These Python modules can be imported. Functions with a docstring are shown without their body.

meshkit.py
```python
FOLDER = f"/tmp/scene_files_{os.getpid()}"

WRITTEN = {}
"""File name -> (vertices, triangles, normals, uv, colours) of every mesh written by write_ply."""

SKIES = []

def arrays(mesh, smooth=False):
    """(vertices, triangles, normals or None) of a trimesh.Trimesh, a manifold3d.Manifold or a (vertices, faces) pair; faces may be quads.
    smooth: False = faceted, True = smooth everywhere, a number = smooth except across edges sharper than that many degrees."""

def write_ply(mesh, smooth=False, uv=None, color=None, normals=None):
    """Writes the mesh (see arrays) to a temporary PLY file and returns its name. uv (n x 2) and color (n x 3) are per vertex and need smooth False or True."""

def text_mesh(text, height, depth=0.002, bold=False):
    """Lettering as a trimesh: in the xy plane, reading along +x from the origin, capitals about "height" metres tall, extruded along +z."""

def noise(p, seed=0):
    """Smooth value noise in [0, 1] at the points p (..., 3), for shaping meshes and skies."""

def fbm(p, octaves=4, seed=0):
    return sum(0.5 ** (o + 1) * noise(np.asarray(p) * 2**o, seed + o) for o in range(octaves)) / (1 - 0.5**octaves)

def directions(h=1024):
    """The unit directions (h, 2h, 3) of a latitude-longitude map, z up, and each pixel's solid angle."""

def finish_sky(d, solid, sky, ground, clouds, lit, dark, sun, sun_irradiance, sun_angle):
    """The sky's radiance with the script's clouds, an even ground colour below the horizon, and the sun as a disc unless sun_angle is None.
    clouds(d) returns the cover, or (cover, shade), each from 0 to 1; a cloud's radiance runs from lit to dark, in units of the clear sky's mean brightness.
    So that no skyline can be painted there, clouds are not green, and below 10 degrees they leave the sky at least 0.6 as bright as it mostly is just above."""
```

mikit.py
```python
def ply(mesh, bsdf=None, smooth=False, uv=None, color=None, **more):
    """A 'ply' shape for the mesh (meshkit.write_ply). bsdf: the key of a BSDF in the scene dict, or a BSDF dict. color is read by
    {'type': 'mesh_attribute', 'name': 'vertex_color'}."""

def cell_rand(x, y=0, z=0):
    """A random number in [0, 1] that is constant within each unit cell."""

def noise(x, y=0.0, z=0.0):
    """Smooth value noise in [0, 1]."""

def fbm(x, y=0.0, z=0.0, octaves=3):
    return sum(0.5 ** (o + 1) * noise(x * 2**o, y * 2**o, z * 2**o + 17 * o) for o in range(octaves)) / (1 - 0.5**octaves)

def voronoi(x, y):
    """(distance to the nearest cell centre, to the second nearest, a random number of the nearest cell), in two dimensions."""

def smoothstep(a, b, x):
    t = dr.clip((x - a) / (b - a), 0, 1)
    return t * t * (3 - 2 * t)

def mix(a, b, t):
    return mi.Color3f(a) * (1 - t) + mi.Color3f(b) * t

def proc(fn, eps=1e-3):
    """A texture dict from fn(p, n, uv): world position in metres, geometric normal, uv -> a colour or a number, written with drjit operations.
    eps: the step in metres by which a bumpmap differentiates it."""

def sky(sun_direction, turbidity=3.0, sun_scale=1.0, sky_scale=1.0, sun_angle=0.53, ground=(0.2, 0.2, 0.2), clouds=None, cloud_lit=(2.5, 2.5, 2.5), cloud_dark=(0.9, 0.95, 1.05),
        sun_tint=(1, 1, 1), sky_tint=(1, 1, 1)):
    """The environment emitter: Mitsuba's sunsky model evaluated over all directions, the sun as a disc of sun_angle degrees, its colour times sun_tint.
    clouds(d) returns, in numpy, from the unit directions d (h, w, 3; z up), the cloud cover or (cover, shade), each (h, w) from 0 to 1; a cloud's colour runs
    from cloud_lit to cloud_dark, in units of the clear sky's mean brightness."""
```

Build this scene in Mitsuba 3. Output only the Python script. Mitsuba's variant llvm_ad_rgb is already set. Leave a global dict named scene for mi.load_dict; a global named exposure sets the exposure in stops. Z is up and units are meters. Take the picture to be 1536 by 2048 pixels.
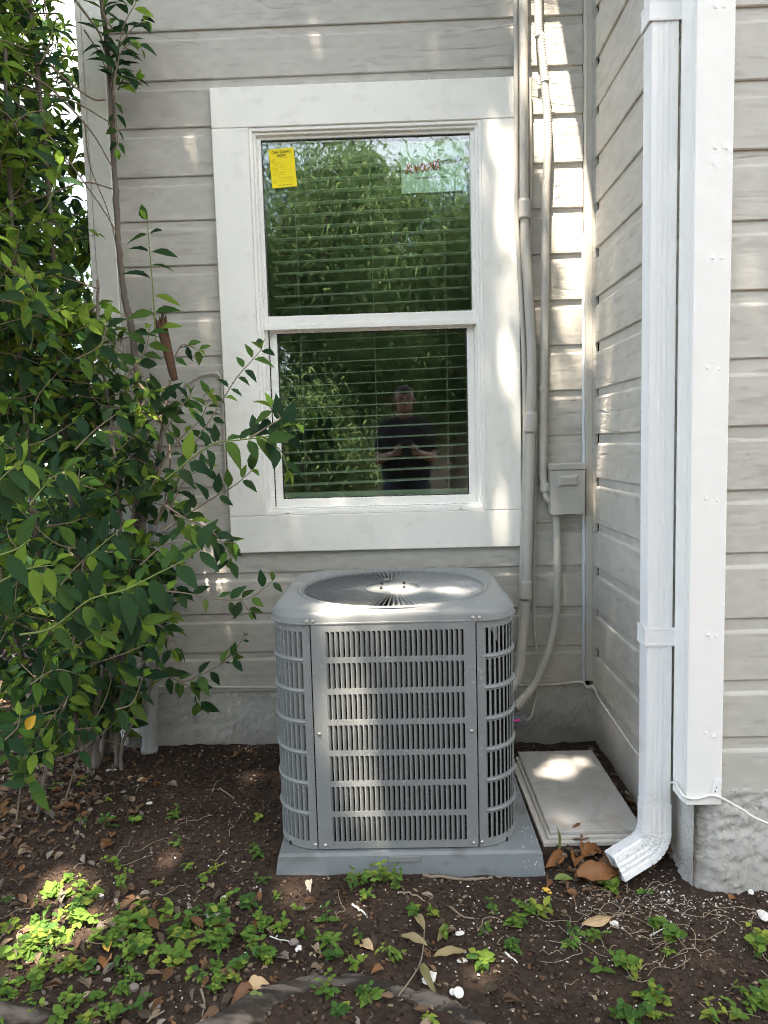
import math, random
import numpy as np, trimesh, shapely, manifold3d as m3
import drjit as dr, mitsuba as mi, mikit, meshkit
from shapely.geometry import Polygon, box as sbox
from mikit import proc, fbm, noise, smoothstep, mix, voronoi

# ---------------------------------------------------------------- camera, sky, sun, exposure
RNG = np.random.default_rng(7); random.seed(7)
T = mi.ScalarTransform4f
CAM = np.array([0.0, -2.75, 1.19])
LOOK = np.array([-0.0203, 0.9954, -0.0938]); UPV = np.array([0.0254, 0.0944, 0.9952])
SUN = np.array([-0.16, -0.36, 1.0]); SUN /= np.linalg.norm(SUN)
exposure = 4.2
def cloud_cover(d):
    q = d / np.maximum(d[..., 2:3], 0.08) * 0.9
    c = meshkit.fbm(q, 4, seed=3)
    return np.clip((c - 0.38) * 3.2, 0, 1) * 0.9, np.clip((c - 0.6) * 1.5, 0, 0.6)
scene = {
    'camera': {'type': 'perspective', 'fov_axis': 'x', 'fov': math.degrees(2 * math.atan(768 / 1420.0)), 'near_clip': 0.005, 'far_clip': 400.0,
               'to_world': T().look_at(origin=CAM.tolist(), target=(CAM + LOOK).tolist(), up=UPV.tolist())},
    'sky': mikit.sky(SUN.tolist(), turbidity=4.0, sky_scale=1.0, sun_scale=1.3, clouds=cloud_cover, cloud_lit=(1.9, 1.85, 1.8), cloud_dark=(0.9, 0.9, 0.95),
                     sky_tint=(1.12, 1.0, 0.87), sun_tint=(0.94, 0.965, 1.0), ground=(0.18, 0.18, 0.12)),
}
labels = {}

# ---------------------------------------------------------------- helpers
_used = {}
def key(name):
    n = _used.get(name, -1) + 1
    _used[name] = n
    return name if n == 0 else f'{name}_{n:03d}'
def thing(name, label, cat, group=None, kind=None):
    k = key(name)
    labels[k] = {'label': label, 'category': cat}
    if group: labels[k]['group'] = group
    if kind: labels[k]['kind'] = kind
    return k
def add(name, mesh, mat, parent=None, smooth=False, kind=None, label=None, color=None, tw=None):
    k = key(parent + '__' + name) if parent else key(name)
    scene[k] = mesh if isinstance(mesh, dict) else mikit.ply(mesh, mat, smooth=smooth, color=color)
    if tw is not None: scene[k] = {**scene[k], 'to_world': T(tw)}
    if kind or label:
        labels[k] = {}
        if kind: labels[k]['kind'] = kind
        if label: labels[k]['label'] = label
    return k
def one(name, mesh, mat, label, cat, smooth=False, group=None, kind=None, color=None, tw=None):
    k = thing(name, label, cat, group, kind)
    scene[k] = mesh if isinstance(mesh, dict) else mikit.ply(mesh, mat, smooth=smooth, color=color)
    if tw is not None: scene[k] = {**scene[k], 'to_world': T(tw)}
    return k
def struct(name, mesh, mat, smooth=False):
    k = key(name); scene[k] = mikit.ply(mesh, mat, smooth=smooth); labels[k] = {'kind': 'structure'}
    return k
cat_ = trimesh.util.concatenate
def bx(x0, x1, y0, y1, z0, z1, c=0.0):
    """a box, its edges chamfered by c"""
    if not c:
        b = trimesh.creation.box(extents=(x1 - x0, y1 - y0, z1 - z0)); b.apply_translation(((x0 + x1) / 2, (y0 + y1) / 2, (z0 + z1) / 2)); return b
    p = []
    for sx in (0, 1):
        for sy in (0, 1):
            for sz in (0, 1):
                q = np.array([[x0, x1][sx], [y0, y1][sy], [z0, z1][sz]]); s = np.array([1 - 2 * sx, 1 - 2 * sy, 1 - 2 * sz])
                for ax in range(3):
                    o = s * c; o[ax] = 0; p.append(q + o)
    return trimesh.convex.convex_hull(np.array(p))
def extr(poly, h, f):
    """polygon extruded by h, then every vertex (u, v, w) mapped by f to the world"""
    if not isinstance(poly, Polygon): poly = Polygon(poly)
    m = trimesh.creation.extrude_polygon(poly, h, engine='earcut')
    m.vertices = f(np.array(m.vertices)); m.fix_normals() if len(m.faces) < 4000 else None
    return m
def spline(pts, n=8):
    p = np.asarray(pts, float)
    if len(p) < 3: return np.array([p[0] + (p[-1] - p[0]) * t for t in np.linspace(0, 1, n)])
    q = np.vstack([2 * p[0] - p[1], p, 2 * p[-1] - p[-2]]); out = []
    for i in range(1, len(q) - 2):
        for t in np.linspace(0, 1, n, endpoint=False):
            a, b, c, d = q[i - 1:i + 3]
            out.append(0.5 * (2 * b + (c - a) * t + (2 * a - 5 * b + 4 * c - d) * t * t + (3 * b - a - 3 * c + d) * t ** 3))
    out.append(p[-1])
    return np.array(out)
def sweep(path, prof, scale=None, cap=True, up=(0.3, 0.9, 0.1)):
    """closed 2-D profile swept along a path with parallel-transported frames"""
    p = np.asarray(path, float); t = np.gradient(p, axis=0); t /= np.linalg.norm(t, axis=1, keepdims=True) + 1e-12
    a = np.cross(up, t[0]); a /= np.linalg.norm(a); A = [a]
    for i in range(1, len(p)):
        a = A[-1] - t[i] * (A[-1] @ t[i]); A.append(a / np.linalg.norm(a))
    A = np.array(A); B = np.cross(t, A); prof = np.asarray(prof, float); k = len(prof)
    s = np.ones(len(p)) if scale is None else np.broadcast_to(scale, (len(p),))
    v = p[:, None] + s[:, None, None] * (prof[None, :, :1] * A[:, None] + prof[None, :, 1:] * B[:, None])
    i, j = np.meshgrid(np.arange(len(p) - 1), np.arange(k), indexing='ij')
    q = np.stack([i * k + j, i * k + (j + 1) % k, (i + 1) * k + (j + 1) % k, (i + 1) * k + j], -1).reshape(-1, 4)
    f = [q[:, [0, 1, 2]], q[:, [0, 2, 3]]]; v = v.reshape(-1, 3)
    if cap:
        n = len(v); v = np.vstack([v, p[0], p[-1]]); r = np.arange(k); e = (len(p) - 1) * k
        f += [np.stack([r * 0 + n, (r + 1) % k, r], 1), np.stack([r * 0 + n + 1, e + r, e + (r + 1) % k], 1)]
    return trimesh.Trimesh(v, np.vstack(f), process=False)
def ring(k, r=1.0):
    a = np.arange(k) * 2 * np.pi / k
    return np.stack([np.cos(a), np.sin(a)], 1) * r
def tube(pts, r, sides=10, n=8, smoothp=True):
    p = spline(pts, n) if smoothp else np.asarray(pts, float)
    r = np.asarray(r, float)
    if r.ndim and len(r) != len(p): r = np.interp(np.linspace(0, 1, len(p)), np.linspace(0, 1, len(r)), r)
    return sweep(p, ring(sides), r)
def lathe(prof, origin, axis=(0, 0, 1), k=20):
    """(r, h) profile turned about axis"""
    prof = np.asarray(prof, float); z = np.asarray(axis, float) / np.linalg.norm(axis)
    x = np.cross(z, [0, 0, 1] if abs(z[2]) < .9 else [1, 0, 0]); x /= np.linalg.norm(x); y = np.cross(z, x)
    c = ring(k); v = np.asarray(origin) + prof[:, None, :1] * (c[:, :1] * x + c[:, 1:] * y)[None] + prof[:, None, 1:] * z
    n = len(prof); i, j = np.meshgrid(np.arange(n - 1), np.arange(k), indexing='ij')
    q = np.stack([i * k + j, i * k + (j + 1) % k, (i + 1) * k + (j + 1) % k, (i + 1) * k + j], -1).reshape(-1, 4)
    return trimesh.Trimesh(v.reshape(-1, 3), np.vstack([q[:, [0, 1, 2]], q[:, [0, 2, 3]]]), process=False)
def grid(us, vs, f):
    u, v = np.meshgrid(us, vs, indexing='ij'); p = f(u.ravel(), v.ravel()); n, m = len(us), len(vs)
    i, j = np.meshgrid(np.arange(n - 1), np.arange(m - 1), indexing='ij'); a = i * m + j
    q = np.stack([a, a + m, a + m + 1, a + 1], -1).reshape(-1, 4)
    return trimesh.Trimesh(p, np.vstack([q[:, [0, 1, 2]], q[:, [0, 2, 3]]]), process=False)
def unit(v):
    v = np.asarray(v, float); return v / (np.linalg.norm(v, axis=-1, keepdims=True) + 1e-12)
def frames(D, N):
    D = unit(D); N = unit(N - D * (N * D).sum(-1, keepdims=True)); return D, np.cross(N, D), N
def leaf(w=0.45, fold=0.25, curl=0.25, ts=(0, .12, .3, .52, .74, .9, 1), twist=0.0, peak=0.42):
    """a pointed leaf of unit length along x: two blades folded along the midrib"""
    ts = np.array(ts, float)
    e = np.clip((ts - peak) / (1 - peak), 0, 1)
    hw = 0.5 * w * np.where(ts < peak, np.sin(np.pi / 2 * np.clip(ts / peak, 0, 1)) ** .75, .72 * np.cos(np.pi / 2 * e) + .28 * (1 - e) ** 1.2); hw[0] = .012
    v = []
    for t, h in zip(ts, hw):
        a = twist * (t - .3)
        for s in (-1, 0, 1):
            y, z = s * h, abs(s) * h * fold * 2 - 0
            v.append([t, y * math.cos(a) - z * math.sin(a), y * math.sin(a) + z * math.cos(a) - curl * t * t])
    f = []
    for i in range(len(ts) - 1):
        for c in (0, 1):
            a = i * 3 + c; f += [[a, a + 3, a + 4], [a, a + 4, a + 1]]
    return np.array(v), np.array(f)
LEAF_LO = [leaf(.45, .22, c, (0, .2, .45, .75, 1)) for c in (.1, .3, .5)]
def scatter(bases, P, D, N, S, rnd):
    """many copies of base leaves as one (vertices, faces, copy index)"""
    D, B, N = frames(D, N); S = np.asarray(S); S = S if S.ndim == 2 else np.repeat(S[:, None], 3, 1); V, F, I, at = [], [], [], 0
    which = rnd.integers(0, len(bases), len(P))
    for b, (bv, bf) in enumerate(bases):
        s = np.nonzero(which == b)[0]
        if not len(s): continue
        c = bv[None] * S[s][:, None]
        v = P[s][:, None] + c[..., :1] * D[s][:, None] + c[..., 1:2] * B[s][:, None] + c[..., 2:] * N[s][:, None]
        V.append(v.reshape(-1, 3)); F.append((bf[None] + (np.arange(len(s)) * len(bv))[:, None, None]).reshape(-1, 3) + at); I.append(np.repeat(s, len(bv))); at += len(s) * len(bv)
    return np.vstack(V), np.vstack(F), np.concatenate(I)
def mat4(p, D, N, s):
    D, B, N = frames(np.asarray(D, float), np.asarray(N, float)); m = np.eye(4); m[:3, 0], m[:3, 1], m[:3, 2], m[:3, 3] = D * s, B * s, N * s, p
    return m

# ---------------------------------------------------------------- materials
def rgb(*c): return {'type': 'rgb', 'value': list(c)}
def pr(col, rough=.6, spec=.5, bump=None, bs=.001, eps=1e-3, **kw):
    b = {'type': 'principled', 'base_color': col if isinstance(col, dict) else rgb(*col), 'roughness': rough, 'specular': spec, **kw}
    if bump: b = {'type': 'bumpmap', 'scale': bs, 'texture': proc(bump, eps), 'bsdf': b}
    return {'type': 'twosided', 'bsdf': b}
def siding_col(p, n, uv):
    a = p.x + p.y
    t = fbm(a * 3, p.z * 9, 0, 3); s = noise(a * 30, p.z * 60)
    d = smoothstep(.66, .8, fbm(a * 9, p.z * 55, 2, 3))
    c = mix((.415, .402, .362), (.47, .457, .415), t)
    w = fbm(a * 4.3, p.z * 9, 5, 2) * .03
    r = dr.abs(fbm(a * 2.6 + 40, (p.z + w * 1.6) * 22, 7, 2) - .5); m = smoothstep(.45, .65, noise(a * 2.2, p.z * 7, 3))
    r2 = dr.abs(fbm(a * 7, (p.z + w) * 60, 2, 2) - .5); m2 = smoothstep(.55, .7, noise(a * 5, p.z * 16, 8))
    c = mix(c, (.23, .215, .195), (1 - smoothstep(.001, .006, r)) * m * .28 + (1 - smoothstep(.004, .02, r2)) * m2 * .22)
    return mix(c, (.33, .31, .28), d * .5) * (0.94 + 0.12 * s)
def siding_bump(p, n, uv):
    a = p.x + p.y
    w = fbm(a * 4.3, p.z * 9, 5, 2) * .03
    g = fbm(a * 10, (p.z + w) * 120, 1, 3)
    r = dr.abs(fbm(a * 2.6 + 40, (p.z + w * 1.6) * 22, 7, 2) - .5)
    crack = 1 - smoothstep(.0, .018, r)
    m = smoothstep(.45, .65, noise(a * 2.2, p.z * 7, 3))
    return g * .6 - crack * m * 1.1 + .45 * fbm(a * 30, p.z * 260, 3, 2)
def smooth_siding_bump(p, n, uv): return fbm((p.x + p.y) * 30, p.z * 160, 1, 2)
def trim_col(p, n, uv):
    t = fbm(p.x * 5 + p.y * 5, p.z * 5, 1, 3); s = smoothstep(.62, .8, fbm(p.x * 22 + p.y * 22, p.z * 22, 4, 3))
    return mix(mix((.77, .765, .715), (.82, .815, .775), t), (.66, .645, .59), s * .35)
def brush(p, n, uv): return fbm((p.x + p.y) * 60, p.z * 25, 1, 3)
def stipple(p, n, uv): return fbm((p.x + p.y * .9) * 170, p.z * 75, 2, 2) + .7 * noise((p.x + p.y) * 60 + p.z * 40, p.z * 30)
def stucco_col(p, n, uv):
    t = fbm((p.x + p.y) * 9, p.z * 9, 1, 3); low = smoothstep(.16, .0, p.z + .12 * (fbm((p.x + p.y) * 8, p.z * 4, 9, 2) - .5))
    c = mix((.40, .39, .365), (.52, .51, .48), t); c = mix(c, (.20, .185, .165), low * .6)
    return mix(c, (.16, .15, .14), smoothstep(.62, .80, fbm((p.x + p.y) * 210, p.z * 210, 3, 2)) * .5)
def stucco_bump(p, n, uv): return fbm((p.x + p.y) * 60, p.z * 60, 2, 3)
def soil_col(p, n, uv):
    t = fbm(p.x * 7, p.y * 7, 0, 3); s = fbm(p.x * 90, p.y * 90, p.z * 90, 2)
    c = mix((.026, .018, .014), (.062, .043, .032), t)
    return c * (.45 + .8 * s)
def soil_bump(p, n, uv): return fbm(p.x * 130, p.y * 130, p.z * 80, 3)
def metal_col(p, n, uv):
    t = fbm(p.x * 4, p.y * 4, p.z * 4, 3); low = smoothstep(.22, .06, p.z + .1 * noise(p.x * 13, p.y * 13, p.z * 6))
    s = smoothstep(.7, .78, noise(p.x * 130, p.y * 130, p.z * 110)) * smoothstep(.5, .7, noise(p.x * 9, p.y * 9, p.z * 9))
    c = mix((.165, .175, .176), (.187, .197, .198), t)
    return mix(mix(c, (.21, .21, .20), low * .5), (.36, .37, .36), s * .25)
def pad_col(p, n, uv):
    t = fbm(p.x * 6, p.y * 6, p.z * 6, 3); d = smoothstep(.48, .7, fbm(p.x * 14, p.y * 14, p.z * 20, 3))
    c = mix((.155, .175, .185), (.19, .208, .217), t); c = mix(c, (.10, .095, .085), d * .5)
    cell, second, _ = voronoi(p.x * 55, p.y * 55 + p.z * 40)
    spk = (1 - smoothstep(.06, .11, cell)) * smoothstep(.26, .36, p.x + .20 * (noise(p.x * 20, p.y * 20, p.z * 20) - .5)) * smoothstep(.45, .55, noise(p.x * 45, p.y * 45, p.z * 45))
    return mix(c, (.75, .76, .76), spk)
def marble_col(p, n, uv):
    w = fbm(p.x * 6, p.y * 6, 1, 4); v = dr.abs(fbm(p.x * 4 + p.y * 3.2 + w * 2.2, p.y * 1.5 - p.x * 2, 4, 2) - .5)
    c = mix((.41, .405, .395), (.50, .495, .485), w); c = mix(c, (.36, .345, .32), (1 - smoothstep(0, .10, v)) * .55)
    return mix(c, (.36, .27, .16), smoothstep(.62, .77, fbm(p.x * 11 + 3, p.y * 17, 8, 3)) * .3)
def gutter_col(p, n, uv):
    low = smoothstep(.32, .02, p.z + .1 * (fbm(p.x * 9, p.y * 9, p.z * 9, 2) - .5)); s = smoothstep(.60, .70, fbm(p.x * 190, p.y * 190, p.z * 150, 2)) * smoothstep(.35, .6, noise(p.x * 25, p.y * 25, p.z * 25))
    streak = fbm(p.x * 9, p.y * 9, p.z * 2, 2)
    c = mix((.765, .77, .775), (.785, .79, .793), streak); return mix(c, (.25, .24, .22), low * s * .4)
def bark_col(p, n, uv):
    t = fbm(p.x * 30, p.y * 30, p.z * 8, 3); return mix((.09, .072, .058), (.23, .20, .17), t)
def bark_bump(p, n, uv): return fbm(p.x * 50, p.y * 50, p.z * 14, 3)
def rootbark_col(p, n, uv):
    t = fbm(p.x * 12, p.y * 55, p.z * 40, 3); return mix((.030, .025, .021), (.145, .122, .104), smoothstep(.35, .75, t))
def rootbark_bump(p, n, uv): return fbm(p.x * 14, p.y * 75, p.z * 60, 3)
def leafmat(rough=.34, dt=.85, spec=.6):
    return {'type': 'principledthin', 'base_color': {'type': 'mesh_attribute', 'name': 'vertex_color'}, 'roughness': rough, 'diff_trans': dt, 'eta': 1.45}
def leafrgb(c, rough=.33, dt=.6):
    return {'type': 'principledthin', 'base_color': rgb(*c), 'roughness': rough, 'diff_trans': dt, 'eta': 1.45}
M = {
    'siding_paint': pr(proc(siding_col), .5, .45, siding_bump, .0019, 2e-3),
    'smooth_siding_paint': pr(proc(siding_col), .45, .4, smooth_siding_bump, .0006),
    'trim_paint': pr(proc(trim_col), .42, .45, brush, .0007),
    'stipple_paint': pr((.77, .765, .735), .42, .45, stipple, .0011),
    'vinyl_white': pr((.80, .80, .765), .3, .5),
    'sash_black': pr((.03, .03, .03), .5),
    'dark_void': pr((.02, .018, .016), .9, .1),
    'stucco': pr(proc(stucco_col), .85, .2, stucco_bump, .004, 2e-3),
    'soil': pr(proc(soil_col), .95, .15, soil_bump, .006, 2e-3),
    'unit_paint': pr(proc(metal_col), .44, .5),
    'shaded_blade_paint': pr((.14, .15, .15), .5, .4), 'vane_paint': pr((.19, .20, .203), .35, .5),  # blades darker than the cabinet: shade inside the slots put into their colour
    'coil_black': pr((.018, .018, .017), .7, .2),
    'screw_zinc': pr((.72, .72, .70), .28, .5, metallic=.9),
    'rubber_black': pr((.02, .02, .02), .6, .3),
    'pad_plastic': pr(proc(pad_col), .5, .4),
    'marble': pr(proc(marble_col), .3, .5),
    'tile_back': pr((.55, .53, .49), .7, .3),
    'gutter_paint': pr(proc(gutter_col), .32, .5),
    'conduit_paint': pr((.43, .415, .375), .45, .45),
    'box_paint': pr((.37, .365, .335), .42, .45),
    'flashing_metal': pr((.50, .54, .57), .5, .5),
    'grey_plastic': pr((.10, .105, .115), .5, .4),
    'pink_label': pr((.62, .06, .30), .5, .4),
    'cable_white': pr((.66, .65, .61), .45, .4),
    'pipe_grey': pr((.36, .37, .36), .5, .4),
    'yellow_paper': pr((.86, .70, .01), .55, .3),
    'black_ink': pr((.02, .02, .02), .6, .2),
    'faint_ink': pr((.42, .33, .01), .6, .2),
    'green_paper': pr((.62, .80, .68), .6, .2),
    'red_ink': pr((.50, .03, .03), .55, .2),
    'blind_white': pr((.80, .81, .78), .55, .3),
    'room_paint': pr((.30, .30, .28), .9, .1),
    'roofing': pr((.12, .11, .10), .9, .1),
    'neighbour_brick': pr((.42, .35, .29), .9, .1),
    'bark': pr(proc(bark_col), .85, .2, bark_bump, .004),
    'root_bark': pr(proc(rootbark_col), .9, .15, rootbark_bump, .006),
    'broken_wood': pr((.105, .058, .036), .8, .2, bark_bump, .006),
    'twig': pr((.20, .165, .12), .8, .2), 'green_twig': pr((.16, .20, .06), .6, .3),
    'leaf_mixed': leafmat(), 'tree_leaf': leafmat(.42, 1.0), 'weed_leaf': leafmat(.5, .8), 'dead_leaf': leafmat(.65, .35), 'litter': pr({'type': 'mesh_attribute', 'name': 'vertex_color'}, .85, .2),
    'chip_white': pr((.66, .64, .60), .8, .2),
    'chain_metal': pr((.40, .41, .41), .45, .5),
    'shaded_skin': pr((.16, .095, .072), .5, .4), 'shirt_black': pr((.014, .014, .016), .85, .2), 'trouser': pr((.03, .035, .05), .85, .2), 'hair': pr((.02, .015, .012), .6, .3),  # skin colour darkened to stand in for shade on the mirrored face
    'glass': {'type': 'thindielectric', 'int_ior': 2.0, 'specular_transmittance': rgb(.72, .79, .72)},
}
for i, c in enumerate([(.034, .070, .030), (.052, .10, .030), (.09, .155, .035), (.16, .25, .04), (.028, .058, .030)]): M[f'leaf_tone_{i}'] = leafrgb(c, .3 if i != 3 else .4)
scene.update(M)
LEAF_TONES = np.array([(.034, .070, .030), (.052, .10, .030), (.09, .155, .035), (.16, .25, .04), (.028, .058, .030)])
TREE_TONES = np.array([(.035, .07, .04), (.06, .11, .05), (.09, .15, .065), (.15, .21, .09), (.025, .05, .03)])

# ---------------------------------------------------------------- places measured on the ground and the walls, in metres
STEMS = [([[-1.167,-0.13,0.009],[-1.072,-0.13,0.442],[-0.991,-0.13,0.824],[-0.95,-0.13,1.197],[-0.944,-0.13,1.452],[-0.956,-0.13,1.65],[-0.972,-0.13,1.74],[-0.981,-0.13,1.881],[-0.983,-0.13,2.09],[-0.979,-0.13,2.347],[-0.981,-0.13,2.599],[-0.994,-0.13,2.797]],0.016,0.008),([[-1.162,-0.2,0.08],[-1.164,-0.2,0.274],[-1.176,-0.2,0.559],[-1.179,-0.2,0.931],[-1.19,-0.2,1.293],[-1.195,-0.2,1.733],[-1.194,-0.2,2.241],[-1.21,-0.2,2.732]],0.019,0.007),([[-1.158,-0.1,0.036],[-1.172,-0.1,0.277],[-1.177,-0.1,0.631],[-1.124,-0.1,1.013],[-1.118,-0.1,1.386],[-1.131,-0.1,1.75]],0.012,0.005),([[-1.068,-0.22,0.087],[-1.016,-0.22,0.467],[-0.981,-0.22,0.745],[-0.892,-0.22,1.017],[-0.843,-0.22,1.23],[-0.796,-0.22,1.44]],0.012,0.005),([[-1.129,-0.35,0.146],[-1.199,-0.35,0.42],[-1.243,-0.35,0.776],[-1.252,-0.35,1.121],[-1.255,-0.35,1.541],[-1.251,-0.35,2.026],[-1.231,-0.35,2.493]],0.014,0.006),([[-1.143,-0.28,0.115],[-1.041,-0.28,0.577],[-0.985,-0.28,0.882],[-0.983,-0.28,1.199],[-1.013,-0.28,1.543],[-1.007,-0.28,1.778]],0.01,0.004),([[-1.16,-0.3,0.143],[-1.272,-0.3,0.239],[-1.361,-0.3,0.498],[-1.44,-0.3,0.86],[-1.468,-0.3,1.384]],0.012,0.005),([[-1.24,-0.55,-0.104],[-1.149,-0.55,0.235],[-1.088,-0.55,0.401],[-1.039,-0.55,0.646],[-0.991,-0.55,0.887]],0.006,0.004),([[-1.036,-0.25,0.119],[-0.922,-0.25,0.325],[-0.874,-0.25,0.51],[-0.848,-0.25,0.657]],0.007,0.003),([[-1.639,0.15,1.356],[-1.489,0.15,1.433],[-1.363,0.15,1.469],[-1.277,0.15,1.517]],0.022,0.012),([[-1.245,-0.08,1.043],[-1.129,-0.08,1.059],[-0.945,-0.08,1.036]],0.013,0.012),([[-0.784,-0.2,1.441],[-0.791,-0.2,1.468],[-0.805,-0.2,1.547],[-0.823,-0.2,1.643]],0.014,0.016)]
TWIGS = [([(-1.266,-0.2,2.67),(-1.14,-0.2,2.503),(-1.025,-0.2,2.409),(-0.97,-0.2,2.399)],0.005),([(-1.332,-0.22,2.573),(-1.218,-0.22,2.48),(-1.136,-0.22,2.42),(-1.024,-0.22,2.293),(-0.954,-0.22,2.167)],0.005),([(-1.357,-0.22,2.468),(-1.222,-0.22,2.431),(-1.07,-0.22,2.385),(-0.954,-0.22,2.315)],0.004),([(-1.331,-0.24,2.442),(-1.202,-0.24,2.324),(-1.076,-0.24,2.156),(-0.944,-0.24,1.936),(-0.936,-0.24,1.784)],0.004),([(-1.27,-0.25,2.043),(-1.146,-0.25,2.081),(-1.041,-0.25,2.11),(-0.946,-0.25,2.085)],0.004),([(-1.076,-0.15,2.756),(-1.028,-0.15,2.689),(-0.996,-0.15,2.638),(-0.98,-0.15,2.572)],0.005),([(-1.059,-0.13,2.668),(-1.008,-0.13,2.583),(-0.986,-0.13,2.515)],0.003),([(-1.081,-0.12,2.355),(-1.073,-0.12,2.217),(-1.02,-0.12,2.06),(-0.985,-0.12,1.884)],0.003),([(-1.137,-0.5,0.04),(-1.056,-0.5,0.246),(-0.98,-0.5,0.381),(-0.95,-0.5,0.464)],0.003),([(-1.269,-0.6,-0.074),(-1.181,-0.6,0.34),(-1.119,-0.6,0.533)],0.003),([(-0.993,-0.2,1.553),(-0.878,-0.2,1.373),(-0.816,-0.2,1.193),(-0.844,-0.2,1.014)],0.005),([(-0.987,-0.25,0.751),(-0.937,-0.25,0.984),(-0.8,-0.25,1.193)],0.006),([(-0.868,-0.25,0.929),(-0.769,-0.25,1.104),(-0.755,-0.25,1.192),(-0.813,-0.25,1.281)],0.006)]
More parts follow.
